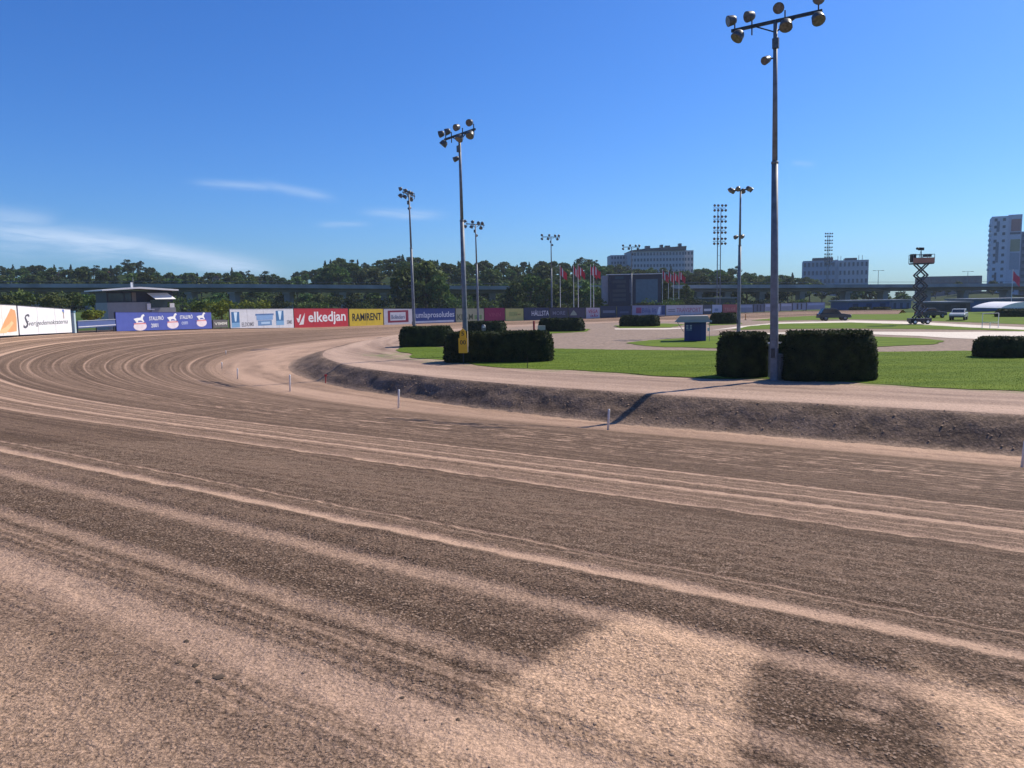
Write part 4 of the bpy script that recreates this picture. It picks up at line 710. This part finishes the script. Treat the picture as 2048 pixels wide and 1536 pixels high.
# ------------------------------------------------------------------ vehicles
def wheel(t, x, y, r=.36, wd=.24, rimc=None):
    o = MB().lathe((x, y - wd / 2, r), (0, 1, 0), [(0, r * .85), (.03, r), (wd - .03, r), (wd, r * .85)], 18).build('wheel', M_black, t, True); MB().lathe((x, y - wd / 2 - .012, r), (0, 1, 0), [(0, r * .50), (.02, r * .58), (wd + .022, r * .58), (wd + .024, r * .5)], 14).build('rim', rimc or M_galv, o)
def car(loc, rz, label, col, pickup=False, L=4.7, cat='car'):
    t = thing('parked_car', loc, label, cat, rz, 'vehicles parked on the infield'); Wd = 1.85
    prof = [(-L / 2, .42), (L / 2 - .1, .40), (L / 2, .6), (L / 2 - .05, .84), (L / 2 - .9, 1.0), (L * .2, 1.03), (-L * .40, 1.06), (-L / 2 + .02, .98)]; cab = [(L * .20, 1.02), (L * .05, 1.70 if pickup else 1.50), (-L * (.36 if pickup else .25), 1.74 if pickup else 1.52), (-L * (.45 if pickup else .41), 1.05)]
    bo = MB().prism(prof, -Wd / 2, Wd / 2, 'y').build('body', pm(col, .25), t, bevel=.06)
    cb = MB().prism(cab, -Wd * .43, Wd * .43, 'y').build('cabin', pm(col, .25), t, bevel=.05)
    ins = lambda pp, q: [(sum(x for x, _ in pp) / len(pp) + (x - sum(a for a, _ in pp) / len(pp)) * q, sum(z for _, z in pp) / len(pp) + (z - sum(b_ for _, b_ in pp) / len(pp)) * q * .92) for x, z in pp]
    for sgn in (-1, 1): MB().prism(ins(cab, .82), sgn * Wd * .435, sgn * Wd * .436 + sgn * .01, 'y').build('side_window', M_glass, t)
    dx, dz = cab[1][0] - cab[0][0], cab[1][1] - cab[0][1]
    MB().add([(cab[0][0] + dx * a_ + .012, y_ * Wd * .38, cab[0][1] + dz * a_ + .012) for a_, y_ in ((.12, -1), (.12, 1), (.9, .94), (.9, -.94))], [(0, 1, 2, 3)]).build('windscreen', M_glass, t)
    for y in (-.62, .62): MB().box((L / 2 - .02, y, .78), (.10, .34, .16)).build('headlight', pm((.8, .8, .78), .15), t); MB().box((-L / 2 + .01, y * 1.15, .85), (.06, .2, .24)).build('tail_light', pm((.35, .02, .02), .3), t)
    MB().box((L / 2 - .03, 0, .5), (.12, Wd * .96, .18)).build('bumper', M_dkm, t); MB().box((-L / 2 + .02, 0, .5), (.12, Wd * .96, .16)).build('bumper', M_dkm, t)
    for x in (L * .31, -L * .30):
        for y in (-Wd / 2 + .11, Wd / 2 - .11): wheel(t, x, y)
    if pickup:
        for y in (-.6, .6): MB().span((L * .02, y, 1.76), (-L * .34, y, 1.80), .05, .06).build('roof_rail', M_black, t)
    return t
car(at(1667, 641, .02), -.12, 'dark grey off-road car parked on the infield lawn', (.035, .042, .055), True, 4.4, 'car')
car(at(1917, 640, .02), -2.2, 'pale silver car right of the scissor lift', (.42, .43, .42), False, 4.4)
car(atd(1861, 634, 116) - Vector((0, 0, atd(1861, 634, 116).z)), .25, 'dark car half hidden behind the scissor lift', (.06, .055, .065), False, 4.3)
# ------------------------------------------------------------------ scissor lift with camera
p = at(1838, 648, .02); k = p.y / F
t = thing('scissor_lift', p, 'raised scissor lift carrying a camera on the infield', 'scissor lift', -.15, None); w = 39 * k; z0 = 12 * k; z1 = 118 * k
MB().box((0, 0, 8 * k), (w, 1.4, 7 * k)).build('chassis', pm((.035, .03, .045)), t, bevel=.03)
for x in (-w * .30, w * .30):
    for y in (-.7, .7): wheel(t, x, y, 4.6 * k, .26, M_white)
n = 5; hw = w * .27
for i in range(n):
    za = z0 + (z1 - z0) * i / n; zb = z0 + (z1 - z0) * (i + 1) / n
    for y in (-.5, .5): MB().span((-hw, y, za), (hw, y + .03, zb), .10, .16).build('scissor_arm', M_dkm, t); MB().span((hw, y + .12, za), (-hw, y + .15, zb), .10, .16).build('scissor_arm', M_dkm, t)
    MB().tube((-hw, -.5, zb), (-hw, .6, zb), .05).tube((hw, -.5, zb), (hw, .6, zb), .05).build('pivot_bar', M_dkm, t)
MB().span((-hw * .6, 0, z0 + .3), (hw * .5, 0, z0 + 2.2), .16, .16).build('lift_cylinder', M_galv, t)
MB().box((0, 0, z1 + .08), (w * .98, 1.5, .16)).build('platform', M_dkm, t)
pw, zt2 = w * 1.0, z1 + 14 * k
MB().box((0, -.76, z1 + .45), (pw, .05, .62)).build('guard_panel', pm((.34, .17, .13)), t)
rl = MB()
for x in (-pw / 2, -pw / 6, pw / 6, pw / 2):
    for y in (-.75, .75): rl.span((x, y, z1 + .1), (x, y, z1 + 1.15), .05, .05)
for y in (-.75, .75):
    for z in (.62, 1.15): rl.span((-pw / 2, y, z1 + z), (pw / 2, y, z1 + z), .05, .05)
for x in (-pw / 2, pw / 2): rl.span((x, -.75, z1 + 1.15), (x, .75, z1 + 1.15), .05, .05)
rl.build('guard_rail', M_galv, t)
MB().box((-pw * .38, .2, z1 + .75), (.5, .7, 1.0)).build('equipment_case', M_black, t); MB().box((pw * .30, .2, z1 + 1.05), (.8, .5, .35)).build('equipment_case', M_dkm, t)
tc_ = thing('tv_camera', p + Vector((-.1, 0, z1 + .16)), 'television camera on a tripod on the scissor lift', 'camera', .4)
for an in (0, 2.1, 4.2): MB().span((0, 0, 1.5), (.35 * math.cos(an), .35 * math.sin(an), 0), .05, .05).build('tripod_leg', M_dkm, tc_)
MB().box((0, 0, 1.68), (.75, .28, .34)).build('body', M_black, tc_, bevel=.03); MB().tube((-.36, 0, 1.68), (-.72, 0, 1.72), .12, .15).build('lens', M_black, tc_)
# ------------------------------------------------------------------ things at the right
t = thing('hitching_rail', at(1964, 657, .01), 'thin white three-legged rail by the pale gravel path', 'rail', 0); k = at(1964, 657, 0).y / F
for i, x in enumerate((0, 18, 37)): MB().tube((x * k, i * .2, 0), (x * k, i * .2, 30 * k if i != 1 else 12 * k), .035).build('post', M_white, t)
MB().span((0, 0, 30 * k), (37 * k, .4, 30 * k), .05, .05).build('top_rail', M_white, t); MB().span((0, 0, 12 * k), (37 * k, .4, 12 * k), .04, .04).build('lower_rail', M_white, t)
D = 128.; a = atd(2004, 615, D); t = thing('party_tent', (a.x, D, 0), 'white tent with curved roof at the right edge', 'tent', 0); k = D / F; w = 92 * k; zr = atd(2040, 615, D).z; zp = atd(2050, 603.5, D).z
prof = [(-w * .02 + w * 1.04 * i / 14, zr + (zp - zr) * math.sin(math.pi * i / 14) ** .8) for i in range(15)]
MB().prism(prof + [(w * 1.02, zr - .1), (-w * .02, zr - .1)], 0, 8, 'y').build('roof', M_white, t); MB().box((w / 2, -.02, zr - .25), (w, .05, .45)).build('valance', pm((.45, .48, .58)), t)
for x in (0, w * .33, w * .66, w): MB().tube((x, .1, 0), (x, .1, zr), .06).build('pole', M_galv, t)
def shed(px0, px1, yb, yt, D, col, label, roofc=(.2, .21, .22), dep=10., doors=3):
    a = atd(px0, yb, D); b = atd(px1, yb, D); zt_ = atd((px0 + px1) / 2, yt, D).z; w = b.x - a.x
    t = thing('shed', (a.x, D, 0), label, 'shed', 0); MB().box((w / 2, dep / 2, zt_ / 2 - .5), (w, dep, zt_ + 1)).build('wall', pm(col), t); MB().prism([(-.4, zt_), (w + .4, zt_), (w + .4, zt_ + .35), (-.4, zt_ + .35)], -.5, dep + .5, 'y').build('roof', pm(roofc), t)
    for i in range(doors): MB().box((w * (i + .5) / doors, -.03, zt_ * .4), (w / doors * .4, .06, zt_ * .75)).build('door', pm(tuple(c * .5 for c in col)), t)
    return t
shed(1697, 1779, 616, 603, 178, (.05, .10, .24), 'long dark blue shed behind the twin far hedges')
shed(1783, 1822, 614, 602, 185, (.20, .23, .32), 'pale lilac shed left of the scissor lift')
shed(1944, 2120, 618, 599, 172, (.045, .12, .26), 'blue flat shed behind the white tent')
shed(1880, 1940, 622, 606, 165, (.05, .055, .06), 'dark low shed behind the silver car', doors=2)
shed(1345, 1470, 612, 598, 205, (.07, .075, .085), 'dark low building under the viaduct right of the flags', doors=5)
# ------------------------------------------------------------------ elevated road
VD = [(-190, 9.9, 196), (-140, 9.75, 198), (-70, 8.6, 205), (-5, 7.1, 212), (50, 6.6, 222), (120, 5.9, 236), (230, 5.2, 258), (420, 4.6, 300)]
def vz(x): return float(np.interp(x, [v[0] for v in VD], [v[1] for v in VD])), float(np.interp(x, [v[0] for v in VD], [v[2] for v in VD]))
t = thing('viaduct', (0, 0, 0), 'long grey concrete viaduct crossing in front of the wooded hill', 'viaduct')
for a, b in zip(VD, VD[1:]):
    m = MB(); pts = []
    sec = [(-6, 0), (6, 0), (6, -.4), (3.4, -.8), (3.0, -1.45), (-3.0, -1.45), (-3.4, -.8), (-6, -.4)]
    vs = [(v[0], v[2] + y, v[1] + z) for v in (a, b) for y, z in sec]; n8 = 8
    m.add(vs, [(i, (i + 1) % 8, 8 + (i + 1) % 8, 8 + i) for i in range(8)]).build('deck', M_concd, t)
    for dy in (-5.95, 5.95): MB().add([(v[0], v[2] + dy + e, v[1] + z) for v in (a, b) for e, z in ((-.12, -.45), (.12, -.45), (.12, .5), (-.12, .5))], [(0, 1, 5, 4), (1, 2, 6, 5), (2, 3, 7, 6), (3, 0, 4, 7)]).build('parapet', M_conc, t)
    rl = MB()
    for dy in (-5.7,): rl.span((a[0], a[2] + dy, a[1] + 1.15), (b[0], b[2] + dy, b[1] + 1.15), .08, .08)
    rl.build('railing', M_galv, t)
for px in (75, 182, 290, 385, 470, 578, 690, 770, 880, 985, 1080, 1240, 1395, 1452, 1520, 1600, 1690, 1765, 1850, 1925, 2010):
    r = ray(px, 600); x = 0
    D = 205.
    for _ in range(6): x = r[0] / r[1] * D; D = vz(x)[1]
    z = vz(x)[0]; pr = MB(); pr.box((x, D, (z - 1.45 - 2.6) / 2), (1.5, 3.6, z - 1.45 + 2.6)); pr.box((x, D, z - 1.76), (1.9, 5.4, .6)); pr.build('pier', M_conc, t)
# lamp masts along the road, one on the left, two on the right
for px, yt, D, lb in ((22, 563, 215, 'double-armed street lamp at the far left above the viaduct'), (1757, 541, 300, 'double-armed street lamp right of the grey office block'), (1936, 543, 300, 'double-armed street lamp left of the tall tower')):
    q = atd(px, yt, D); t = thing('street_lamp', (q.x, D, -1), lb, 'street lamp'); MB().tube((0, 0, 0), (0, 0, q.z + 1), .14, .08, 8).build('pole', M_galv, t); MB().span((-1.7, 0, q.z + 1), (1.7, 0, q.z + 1), .1, .1).build('arm', M_galv, t)
    for x in (-1.7, 1.7): MB().box((x, 0, q.z + .98), (.9, .3, .16)).build('lamp_head', M_lamp, t)
# ------------------------------------------------------------------ wooded hill
SKY = [(-300, 522), (0, 524), (60, 530), (110, 531), (170, 527), (240, 534), (268, 517), (300, 521), (330, 543), (390, 541), (440, 546), (490, 537), (530, 546), (580, 548), (620, 536), (650, 531), (680, 509), (712, 520), (740, 526), (780, 514), (830, 511), (870, 520), (910, 525), (940, 519), (990, 522), (1040, 525), (1080, 520), (1130, 525), (1170, 514), (1200, 521), (1240, 527), (1290, 534), (1330, 535), (1400, 537), (1450, 531), (1500, 541), (1560, 546), (1600, 551), (1650, 560), (1700, 562), (1760, 573), (1830, 570), (1880, 562), (1960, 552), (2060, 560), (2300, 560)]
def skyy(px): return float(np.interp(px, [a for a, _ in SKY], [b for _, b in SKY]))
def x2px(x, y): return 1024 + F * x / y
DT = 360.
def hill(x, y):
    px = x2px(x, max(y, 60)); top = atd(px, skyy(px), DT).z - 7.5
    q = float(sm(np.array(y), 218., 335.)); return -1.2 + max(0., top + 1.2) * q
xs = np.arange(-330, 420, 8.); ys = np.concatenate([np.arange(186, 400, 7.), np.arange(400, 640, 40.)])
X, Y = np.meshgrid(xs, ys, indexing='ij'); Zh = np.array([[hill(a, b) for b in ys] for a in xs]) + (vnoise(X * .05, Y * .05, 50) - .5) * 1.5 - 1.0 * sm(Y, 205, 186)
i = (np.arange(len(xs) - 1)[:, None] * len(ys) + np.arange(len(ys) - 1)[None]).ravel()
me = fastmesh('hillside', np.stack([X, Y, Zh], -1), np.stack([i, i + len(ys), i + len(ys) + 1, i + 1], -1), M_floor); tag(link('hillside', me), kind='structure')
# trees
def leaves_cloud(centers, radii, per, size, g, flat=1.):
    P = []; 
    for c, r in zip(centers, radii):
        d = g.normal(0, 1, (per, 3)); d /= np.linalg.norm(d, axis=1, keepdims=True); P.append(np.array(c) + d * np.array(r) * g.uniform(.55, 1.05, (per, 1)))
    P = np.concatenate(P); k = len(P); d1 = g.normal(0, 1, (k, 3)); d1 /= np.linalg.norm(d1, axis=1, keepdims=True); d2 = np.cross(d1, g.normal(0, 1, (k, 3))); d2 /= np.linalg.norm(d2, axis=1, keepdims=True)
    s = size * g.uniform(.6, 1.5, (k, 1)); return np.stack([P - d1 * s, P + d2 * s * .7, P + d1 * s, P - d2 * s * .7], 1)
def tree_proto(kind, seed):
    g = np.random.default_rng(seed); H = 12.
    tr = MB()
    if kind == 'deciduous':
        n = 22; c = []; r = []
        for i in range(n):
            a = g.uniform(0, 6.28); zq = g.random() ** .8; rad = 3.4 * math.sin(math.pi * (.18 + .78 * zq)) ** .7 * math.sqrt(g.random()); c.append((rad * math.cos(a), rad * math.sin(a), 3.0 + zq * 7.6)); q = g.uniform(.9, 1.7); r.append((q, q, q * .8))
        V = leaves_cloud(c, r, 60, .42, g); tr.lathe((0, 0, -1), (0, 0, 1), [(0, .32), (1, .25), (5, .17), (9, .07)], 8)
        for cc in c[:7]: tr.tube((0, 0, g.uniform(2.5, 5.5)), cc, .10, .04, 5)
    elif kind == 'spruce':
        c = []; r = []
        for i in range(20):
            zq = i / 19; rad = 2.3 * (1 - zq) ** .85 + .12
            for kx in range(max(2, int(7 * (1 - zq)) + 1)):
                a = g.uniform(0, 6.28); c.append((rad * .62 * math.cos(a), rad * .62 * math.sin(a), 1.2 + zq * 11 - .3)); q = rad * .52 + .1; r.append((q, q, .38))
        V = leaves_cloud(c, r, 13, .36, g); tr.lathe((0, 0, -1), (0, 0, 1), [(0, .26), (4, .2), (12.5, .03)], 8)
    else:   # pine
        c = []; r = []
        for i in range(20):
            a = g.uniform(0, 6.28); zq = g.random(); rad = 2.6 * math.sin(math.pi * (.2 + .7 * zq)) * math.sqrt(g.random()); c.append((rad * math.cos(a), rad * math.sin(a), 4.4 + zq * 7.0)); q = g.uniform(.9, 1.6); r.append((q, q, q * .7))
        V = leaves_cloud(c, r, 44, .34, g); tr.lathe((0, 0, -1), (0, 0, 1), [(0, .27), (1, .22), (7, .16), (11, .05)], 8)
        for cc in c[:9]: tr.tube((0, 0, cc[2] - .8), cc, .07, .03, 5)
    return V, tr
PRO = {}
for kind, seeds, mats in (('deciduous', (1, 2, 3, 4, 5), (M_leaf, M_leaf, M_birch, M_leaf, M_birch)), ('spruce', (11, 12), (M_needle, M_needle)), ('pine', (21, 22, 23), (M_needle,) * 3)):
    for sd_, mm in zip(seeds, mats):
        V, tr = tree_proto(kind, sd_); PRO.setdefault(kind, []).append((fastmesh('crown', V, np.arange(len(V) * 4), mm), tr.mesh('trunk', M_bark, True)))
def tree(kind, x, y, z, h, label, group, wide=1., name=None):
    cm, tm = random.choice(PRO[kind]); t = thing({'deciduous': 'deciduous_tree', 'spruce': 'spruce_tree', 'pine': 'pine_tree'}[kind], (x, y, z), label, 'tree', random.uniform(0, 6.28), group)
    k = h / 12.; t.scale = (k * wide, k * wide, k); link('crown', cm, t); link('trunk', tm, t); return t
TL = {'deciduous': 'leafy green tree at the %s, %s', 'spruce': 'dark pointed spruce at the %s, %s', 'pine': 'dark flat-crowned pine at the %s, %s'}
ZN = [(160, 'above the white boards'), (360, 'above the judges hut'), (590, 'above the long white board'), (700, 'above the red board'), (815, 'above the yellow board'), (930, 'between the left masts'), (1015, 'above the purple-red board'), (1110, 'left of the flags'), (1230, 'above the left flags'), (1400, 'below the long office building'), (1545, 'left of the tallest mast'), (1750, 'below the grey office block'), (9999, 'left of the tall tower')]
R_ = random.Random(3)
def row(D0, D1, px0, px1, step, hmin, hmax, mix, dy=0):
    px = px0
    while px < px1:
        D = R_.uniform(D0, D1); q = px + R_.uniform(-.4, .4) * step; x = (q - 1024) / F * D; kd = R_.choices(('deciduous', 'spruce', 'pine'), mix)[0]
        z = hill(x, D); h = R_.uniform(hmin, hmax)
        hc = atd(q, skyy(q) + R_.uniform(1, 16), D).z - z
        if D <= 330: h = min(h, max(4.5, hc))
        if D > 330: h = max(5., atd(q, skyy(q) + R_.uniform(-3, 7), D).z - z) * (1.08 if kd != 'deciduous' else 1.)
        if q > 1225 and q < 1395 and D < 345: h = min(h, max(5., atd(q, 531 + R_.uniform(-6, 6), D).z - z))
        zn = [b for a, b in ZN if q < a][0]; rw = 'front edge of the wood' if D < 255 else ('middle of the wood' if D < 296 else ('upper wood' if D < 335 else 'skyline of the wood'))
        lb = TL[kd] % (rw, zn); tree(kd, x, D, z - .2, h, lb, lb, R_.uniform(1.15, 1.7) if kd == 'deciduous' else R_.uniform(.95, 1.4)); px += step
row(340, 372, -40, 620, 14, 11, 14, (6, 2, 4)); row(340, 372, 620, 1235, 13, 11, 14, (8, 1.5, 3)); row(340, 372, 1400, 1640, 19, 9, 12, (8, 1, 1))
row(300, 330, -40, 620, 18, 9, 12, (5, 3, 3)); row(300, 330, 620, 1610, 17, 9, 12.5, (8, 2, 2))
row(262, 292, -40, 640, 24, 8, 11, (7, 2, 2)); row(262, 292, 640, 1600, 22, 9, 13, (9, 1, 1))
row(226, 250, -40, 1600, 30, 7, 10.5, (10, 1, 1)); row(268, 300, 1600, 1800, 22, 5.5, 8, (10, 0, 1)); row(300, 340, 1800, 2060, 24, 5, 9, (6, 2, 2)); row(330, 350, 1225, 1420, 17, 7, 9, (10, 1, 1))
# big trees standing in front of the viaduct
for px, yt, D, w, lb in ((812, 524, 186, 1.0, 'tall dark tree left of the left floodlight mast'), (850, 516, 188, 1.25, 'broad dark tree right of the left floodlight mast'), (876, 545, 184, .9, 'lower tree between the two left masts'), (1030, 560, 184, 1.1, 'rounded tree above the navy board'), (1062, 545, 187, 1.15, 'broad tree left of the mast by the flags'), (1098, 552, 184, 1.1, 'tree behind the left mast of the flags'), (1135, 556, 186, 1.2, 'green tree behind the first two red flags'), (1172, 560, 188, 1.0, 'tree behind the flagpoles beside the scoreboard'), (1195, 570, 190, .9, 'low tree at the left side of the scoreboard'), (1330, 560, 200, .9, 'tree behind the flags right of the scoreboard'), (1372, 566, 204, .9, 'small tree right of the right-hand flags')):
    q = atd(px, yt, D); tree('deciduous', q.x, D, -1, q.z + 1, lb, 'large trees before the viaduct', w * .95)
for cm_, n_ in (('low green bush growing under the viaduct', 34),):
    pass
def bush(px, yb, D, h, wide, m, label, group, seed):
    g = np.random.default_rng(seed); q = atd(px, yb, D); c = [(g.uniform(-1, 1) * wide * .5, g.uniform(-.6, .6), h * g.uniform(.35, .75)) for _ in range(9)]; r = [(wide * .28, wide * .25, h * .3)] * 9
    V = leaves_cloud(c, r, 45, .22, g); t = thing('bush', (q.x, D, q.z), label, 'bush', 0, group); link('foliage', fastmesh('foliage', V, np.arange(len(V) * 4), m), t); st_ = MB()
    for i in range(4): st_.tube((g.uniform(-.2, .2), 0, -.4), c[i], .05, .02, 5)
    st_.build('stem', M_bark, t); return t
for i, px in enumerate((5, 40, 75, 110, 140, 172, 205)): bush(px, 618, 132 + i % 3 * 9, 2.6 + (i * 37 % 10) * .12, 4.2, (M_leaf, M_birch)[i % 2], 'green bush behind the white boards at the left', 'bushes behind the white boards', 100 + i)
bush(186, 642, 104, 1.6, 2.4, M_yell, 'yellow flowering bush behind the gate barrier', 'yellow-green bushes', 120)
bush(442, 652, 116, 4.2, 3.6, M_yell, 'yellow-green bush between the blue and white boards', 'yellow-green bushes', 121); bush(400, 640, 122, 3.2, 3.4, M_birch, 'light green bush right of the judges hut', 'yellow-green bushes', 122); bush(510, 622, 150, 2.2, 5., M_yell, 'yellow-green bush above the long white board', 'yellow-green bushes', 123)
for i in range(40):
    px = 330 + i * 33 + R_.uniform(-10, 10); D = R_.uniform(168, 196); bush(px, 622, D, R_.uniform(1.8, 3.6), R_.uniform(3, 6), R_.choice((M_leaf, M_leaf, M_birch, M_hedge)), 'low green bush under the viaduct behind the boards', 'low bushes under the viaduct', 200 + i)
# grass slope under the viaduct
xs = np.arange(-200, 330, 10.); ys = np.array([150., 165, 178, 190, 200]); X, Y = np.meshgrid(xs, ys, indexing='ij'); Zg = np.interp(Y, [150, 165, 190, 200], [-2.2, -.6, 1.4, .5]) * np.interp(X, [-200, 60, 120], [1, 1, 0.2]) + (vnoise(X * .1, Y * .2, 60) - .5) * .8 + np.interp(X, [-200, -90, -40], [2.2, 1.2, 0])
i = (np.arange(len(xs) - 1)[:, None] * len(ys) + np.arange(len(ys) - 1)[None]).ravel(); me = fastmesh('grass_slope', np.stack([X, Y + np.interp(X, [-200, -60, 60, 330], [-25, 0, 8, 20]), Zg], -1), np.stack([i, i + len(ys), i + len(ys) + 1, i + 1], -1), M_hill); tag(link('grass_slope', me), kind='structure')
# ------------------------------------------------------------------ houses on the hill
def house(px, yb, yt, D, wpx, label, wall, roofc):
    q = atd(px, yb, D); k = D / F; w = wpx * k; z1 = atd(px, yt, D).z; hh = z1 - q.z; t = thing('house', (q.x, D, q.z - 3), label, 'house', .3)
    MB().box((0, 0, 3 + hh * .2 - 1), (w, w * .8, hh * .65 + 2)).build('wall', pm(wall), t); b = 3 + hh * .52
    r = MB().prism([(-w * .58, b), (w * .58, b), (0, b + hh * .48)], -w * .48, w * .48, 'y').build('roof', pm(roofc, .8), t); MB().box((w * .2, 0, b + hh * .4), (.6, .6, hh * .3)).build('chimney', pm((.2, .1, .08)), r)
    for x in (-.25, .25): wd = MB().box((w * x, -w * .405, 3 + hh * .22), (w * .16, .1, hh * .26)).build('window', M_glass, t)
house(120, 562, 546, 338, 17, 'small red-walled house among the trees at the far left', (.32, .12, .09), (.30, .10, .07)); house(219, 556, 543, 336, 14, 'pinkish house gable above the judges hut', (.45, .25, .2), (.38, .15, .1)); house(798, 578, 562, 258, 16, 'pale house with red stripes left of the dark tree', (.55, .48, .45), (.28, .07, .06)); house(432, 562, 552, 330, 14, 'brownish cottage in the wood right of the judges hut', (.3, .2, .15), (.2, .12, .1))
# ------------------------------------------------------------------ office blocks and tower
M_win = mat('office_glass', (.10, .13, .17), .3, .3, .05, spec=.4)
def block(t, x0, x1, y0, y1, z0, z1, col, rows, cols, name='wall', winc=None, fr=.55, fz=.5, side=True):
    MB().box(((x0 + x1) / 2, (y0 + y1) / 2, (z0 + z1) / 2), (x1 - x0, y1 - y0, z1 - z0)).build(name, pm(col, .8), t)
    if rows and cols:
        winc = winc or M_win; w = (x1 - x0) / cols; h = (z1 - z0) / rows
        me = MB().box((0, 0, 0), (w * fr, .12, h * fz)).mesh('window', winc)
        for r in range(rows):
            for c in range(cols): o = link('window', me, t); o.location = (x0 + w * (c + .5), y0 - .03, z0 + h * (r + .5))
D = 430.; k = D / F; a = atd(1228, 540, D); t = thing('office_building', (a.x, D, 0), 'long grey office building on the hill behind the scoreboard', 'building', .0); zz_ = lambda y, px=1310: atd(px, y, D).z
block(t, 0, 36 * k, 14, 30, zz_(560), zz_(506), (.42, .44, .48), 5, 6); block(t, 32 * k, 140 * k, 0, 22, zz_(560), zz_(502), (.46, .47, .50), 5, 17); block(t, 138 * k, 164 * k, 8, 26, zz_(560), zz_(500), (.58, .54, .54), 5, 4)
MB().prism([(30 * k, zz_(501.8)), (142 * k, zz_(501.8)), (143 * k, zz_(493)), (60 * k, zz_(497)), (34 * k, zz_(500))], -.8, 22.5, 'y').build('roof_storey', pm((.06, .075, .10)), t)
for x, y0, y1, w_ in ((71, 498, 490, 9), (99, 497, 488, 5), (111, 496, 490, 9), (136, 494, 486, 5)): MB().box((x * k, 8, (zz_(y0 + 2) + zz_(y1)) / 2), (w_ * k, 4, zz_(y1) - zz_(y0 + 2))).build('roof_unit', pm((.08, .09, .11)), t)
D = 400.; k = D / F * .90; a = atd(1605, 575, D); t = thing('office_building', (a.x, D, 0), 'grey office block with two roof storeys right of the tallest mast', 'building', -.34); zz_ = lambda y: atd(1670, y, D).z
block(t, 0, 66 * k, 0, 24, 0, zz_(521), (.38, .42, .49), 5, 8); block(t, 66 * k, 72 * k, 1.5, 20, 0, zz_(520), (.58, .60, .66), 0, 0); block(t, 72 * k, 132 * k, .5, 24, 0, zz_(522), (.50, .50, .54), 5, 7, fr=.45)
for x0, x1, y in ((20, 62, 515.5), (86, 110, 517.5)): MB().box(((x0 + x1) / 2 * k, 10, (zz_(521) + zz_(y)) / 2), ((x1 - x0) * k, 12, zz_(y) - zz_(522))).build('roof_storey', pm((.045, .06, .085)), t)
for x in (72, 78, 114, 121): MB().tube((x * k, 6, zz_(522)), (x * k, 6, zz_(512)), .12).build('aerial', M_galv, t)
D = 330.; k = D / F * .84; a = atd(1977, 580, D); t = thing('tower_block', (a.x, D, 0), 'tall pale tower block with coloured panels at the right edge', 'building', -.5); zz_ = lambda y: atd(2005, y, D).z
block(t, 0, 33 * k, 0, 16, 0, zz_(433), (.66, .67, .72), 12, 2, fr=.35, fz=.4); block(t, 33 * k, 60 * k, .6, 16, 0, zz_(431), (.62, .62, .68), 0, 0)
for x0, x1, y0, y1, c in ((39, 58, 464, 440, (.46, .24, .22)), (39, 58, 504, 480, (.40, .36, .22)), (39, 58, 540, 507, (.34, .38, .44)), (37, 58, 470, 466, (.12, .14, .18)), (10, 16, 464, 443, (.20, .24, .29)), (10, 16, 525, 484, (.20, .24, .29)), (10, 14, 570, 545, (.06, .09, .13))): MB().box(((x0 + x1) / 2 * k, (.6 if x0 > 33 else 0) - .06, (zz_(y0) + zz_(y1)) / 2), ((x1 - x0) * k, .12, zz_(y1) - zz_(y0))).build('facade_panel', pm(c), t)
for i in range(10): MB().box((-1.2 * k, 6, zz_(448 + i * 10)), (4.5 * k, 7, .9)).build('balcony', pm((.6, .62, .66)), t)
block(t, 60 * k, 130 * k, 2, 20, 0, zz_(465), (.20, .24, .29), 10, 5)
p = atd(1912, 572, 420); t = thing('office_building', (p.x - 14, 420, 0), 'dark low-rise building left of the tall tower', 'building', 0); block(t, 0, 28, 0, 16, 0, atd(1912, 552, 420).z, (.10, .12, .15), 3, 8)

# ------------------------------------------------------------------ summer haze
M_haze = bpy.data.materials.new('summer_haze'); M_haze.use_nodes = True; ht = M_haze.node_tree; ht.nodes.clear()
pv = nd(ht, 'ShaderNodeVolumePrincipled'); pv.inputs['Color'].default_value = (.74, .87, 1, 1); pv.inputs['Density'].default_value = .00017; pv.inputs['Anisotropy'].default_value = .2
ho = nd(ht, 'ShaderNodeOutputMaterial'); ht.links.new(pv.outputs[0], ho.inputs['Volume'])
hz = MB().box((0, 0, 28), (1760, 1760, 64)).build('haze', M_haze); tag(hz, 'thin bluish summer haze over the whole place', 'haze', kind='stuff')
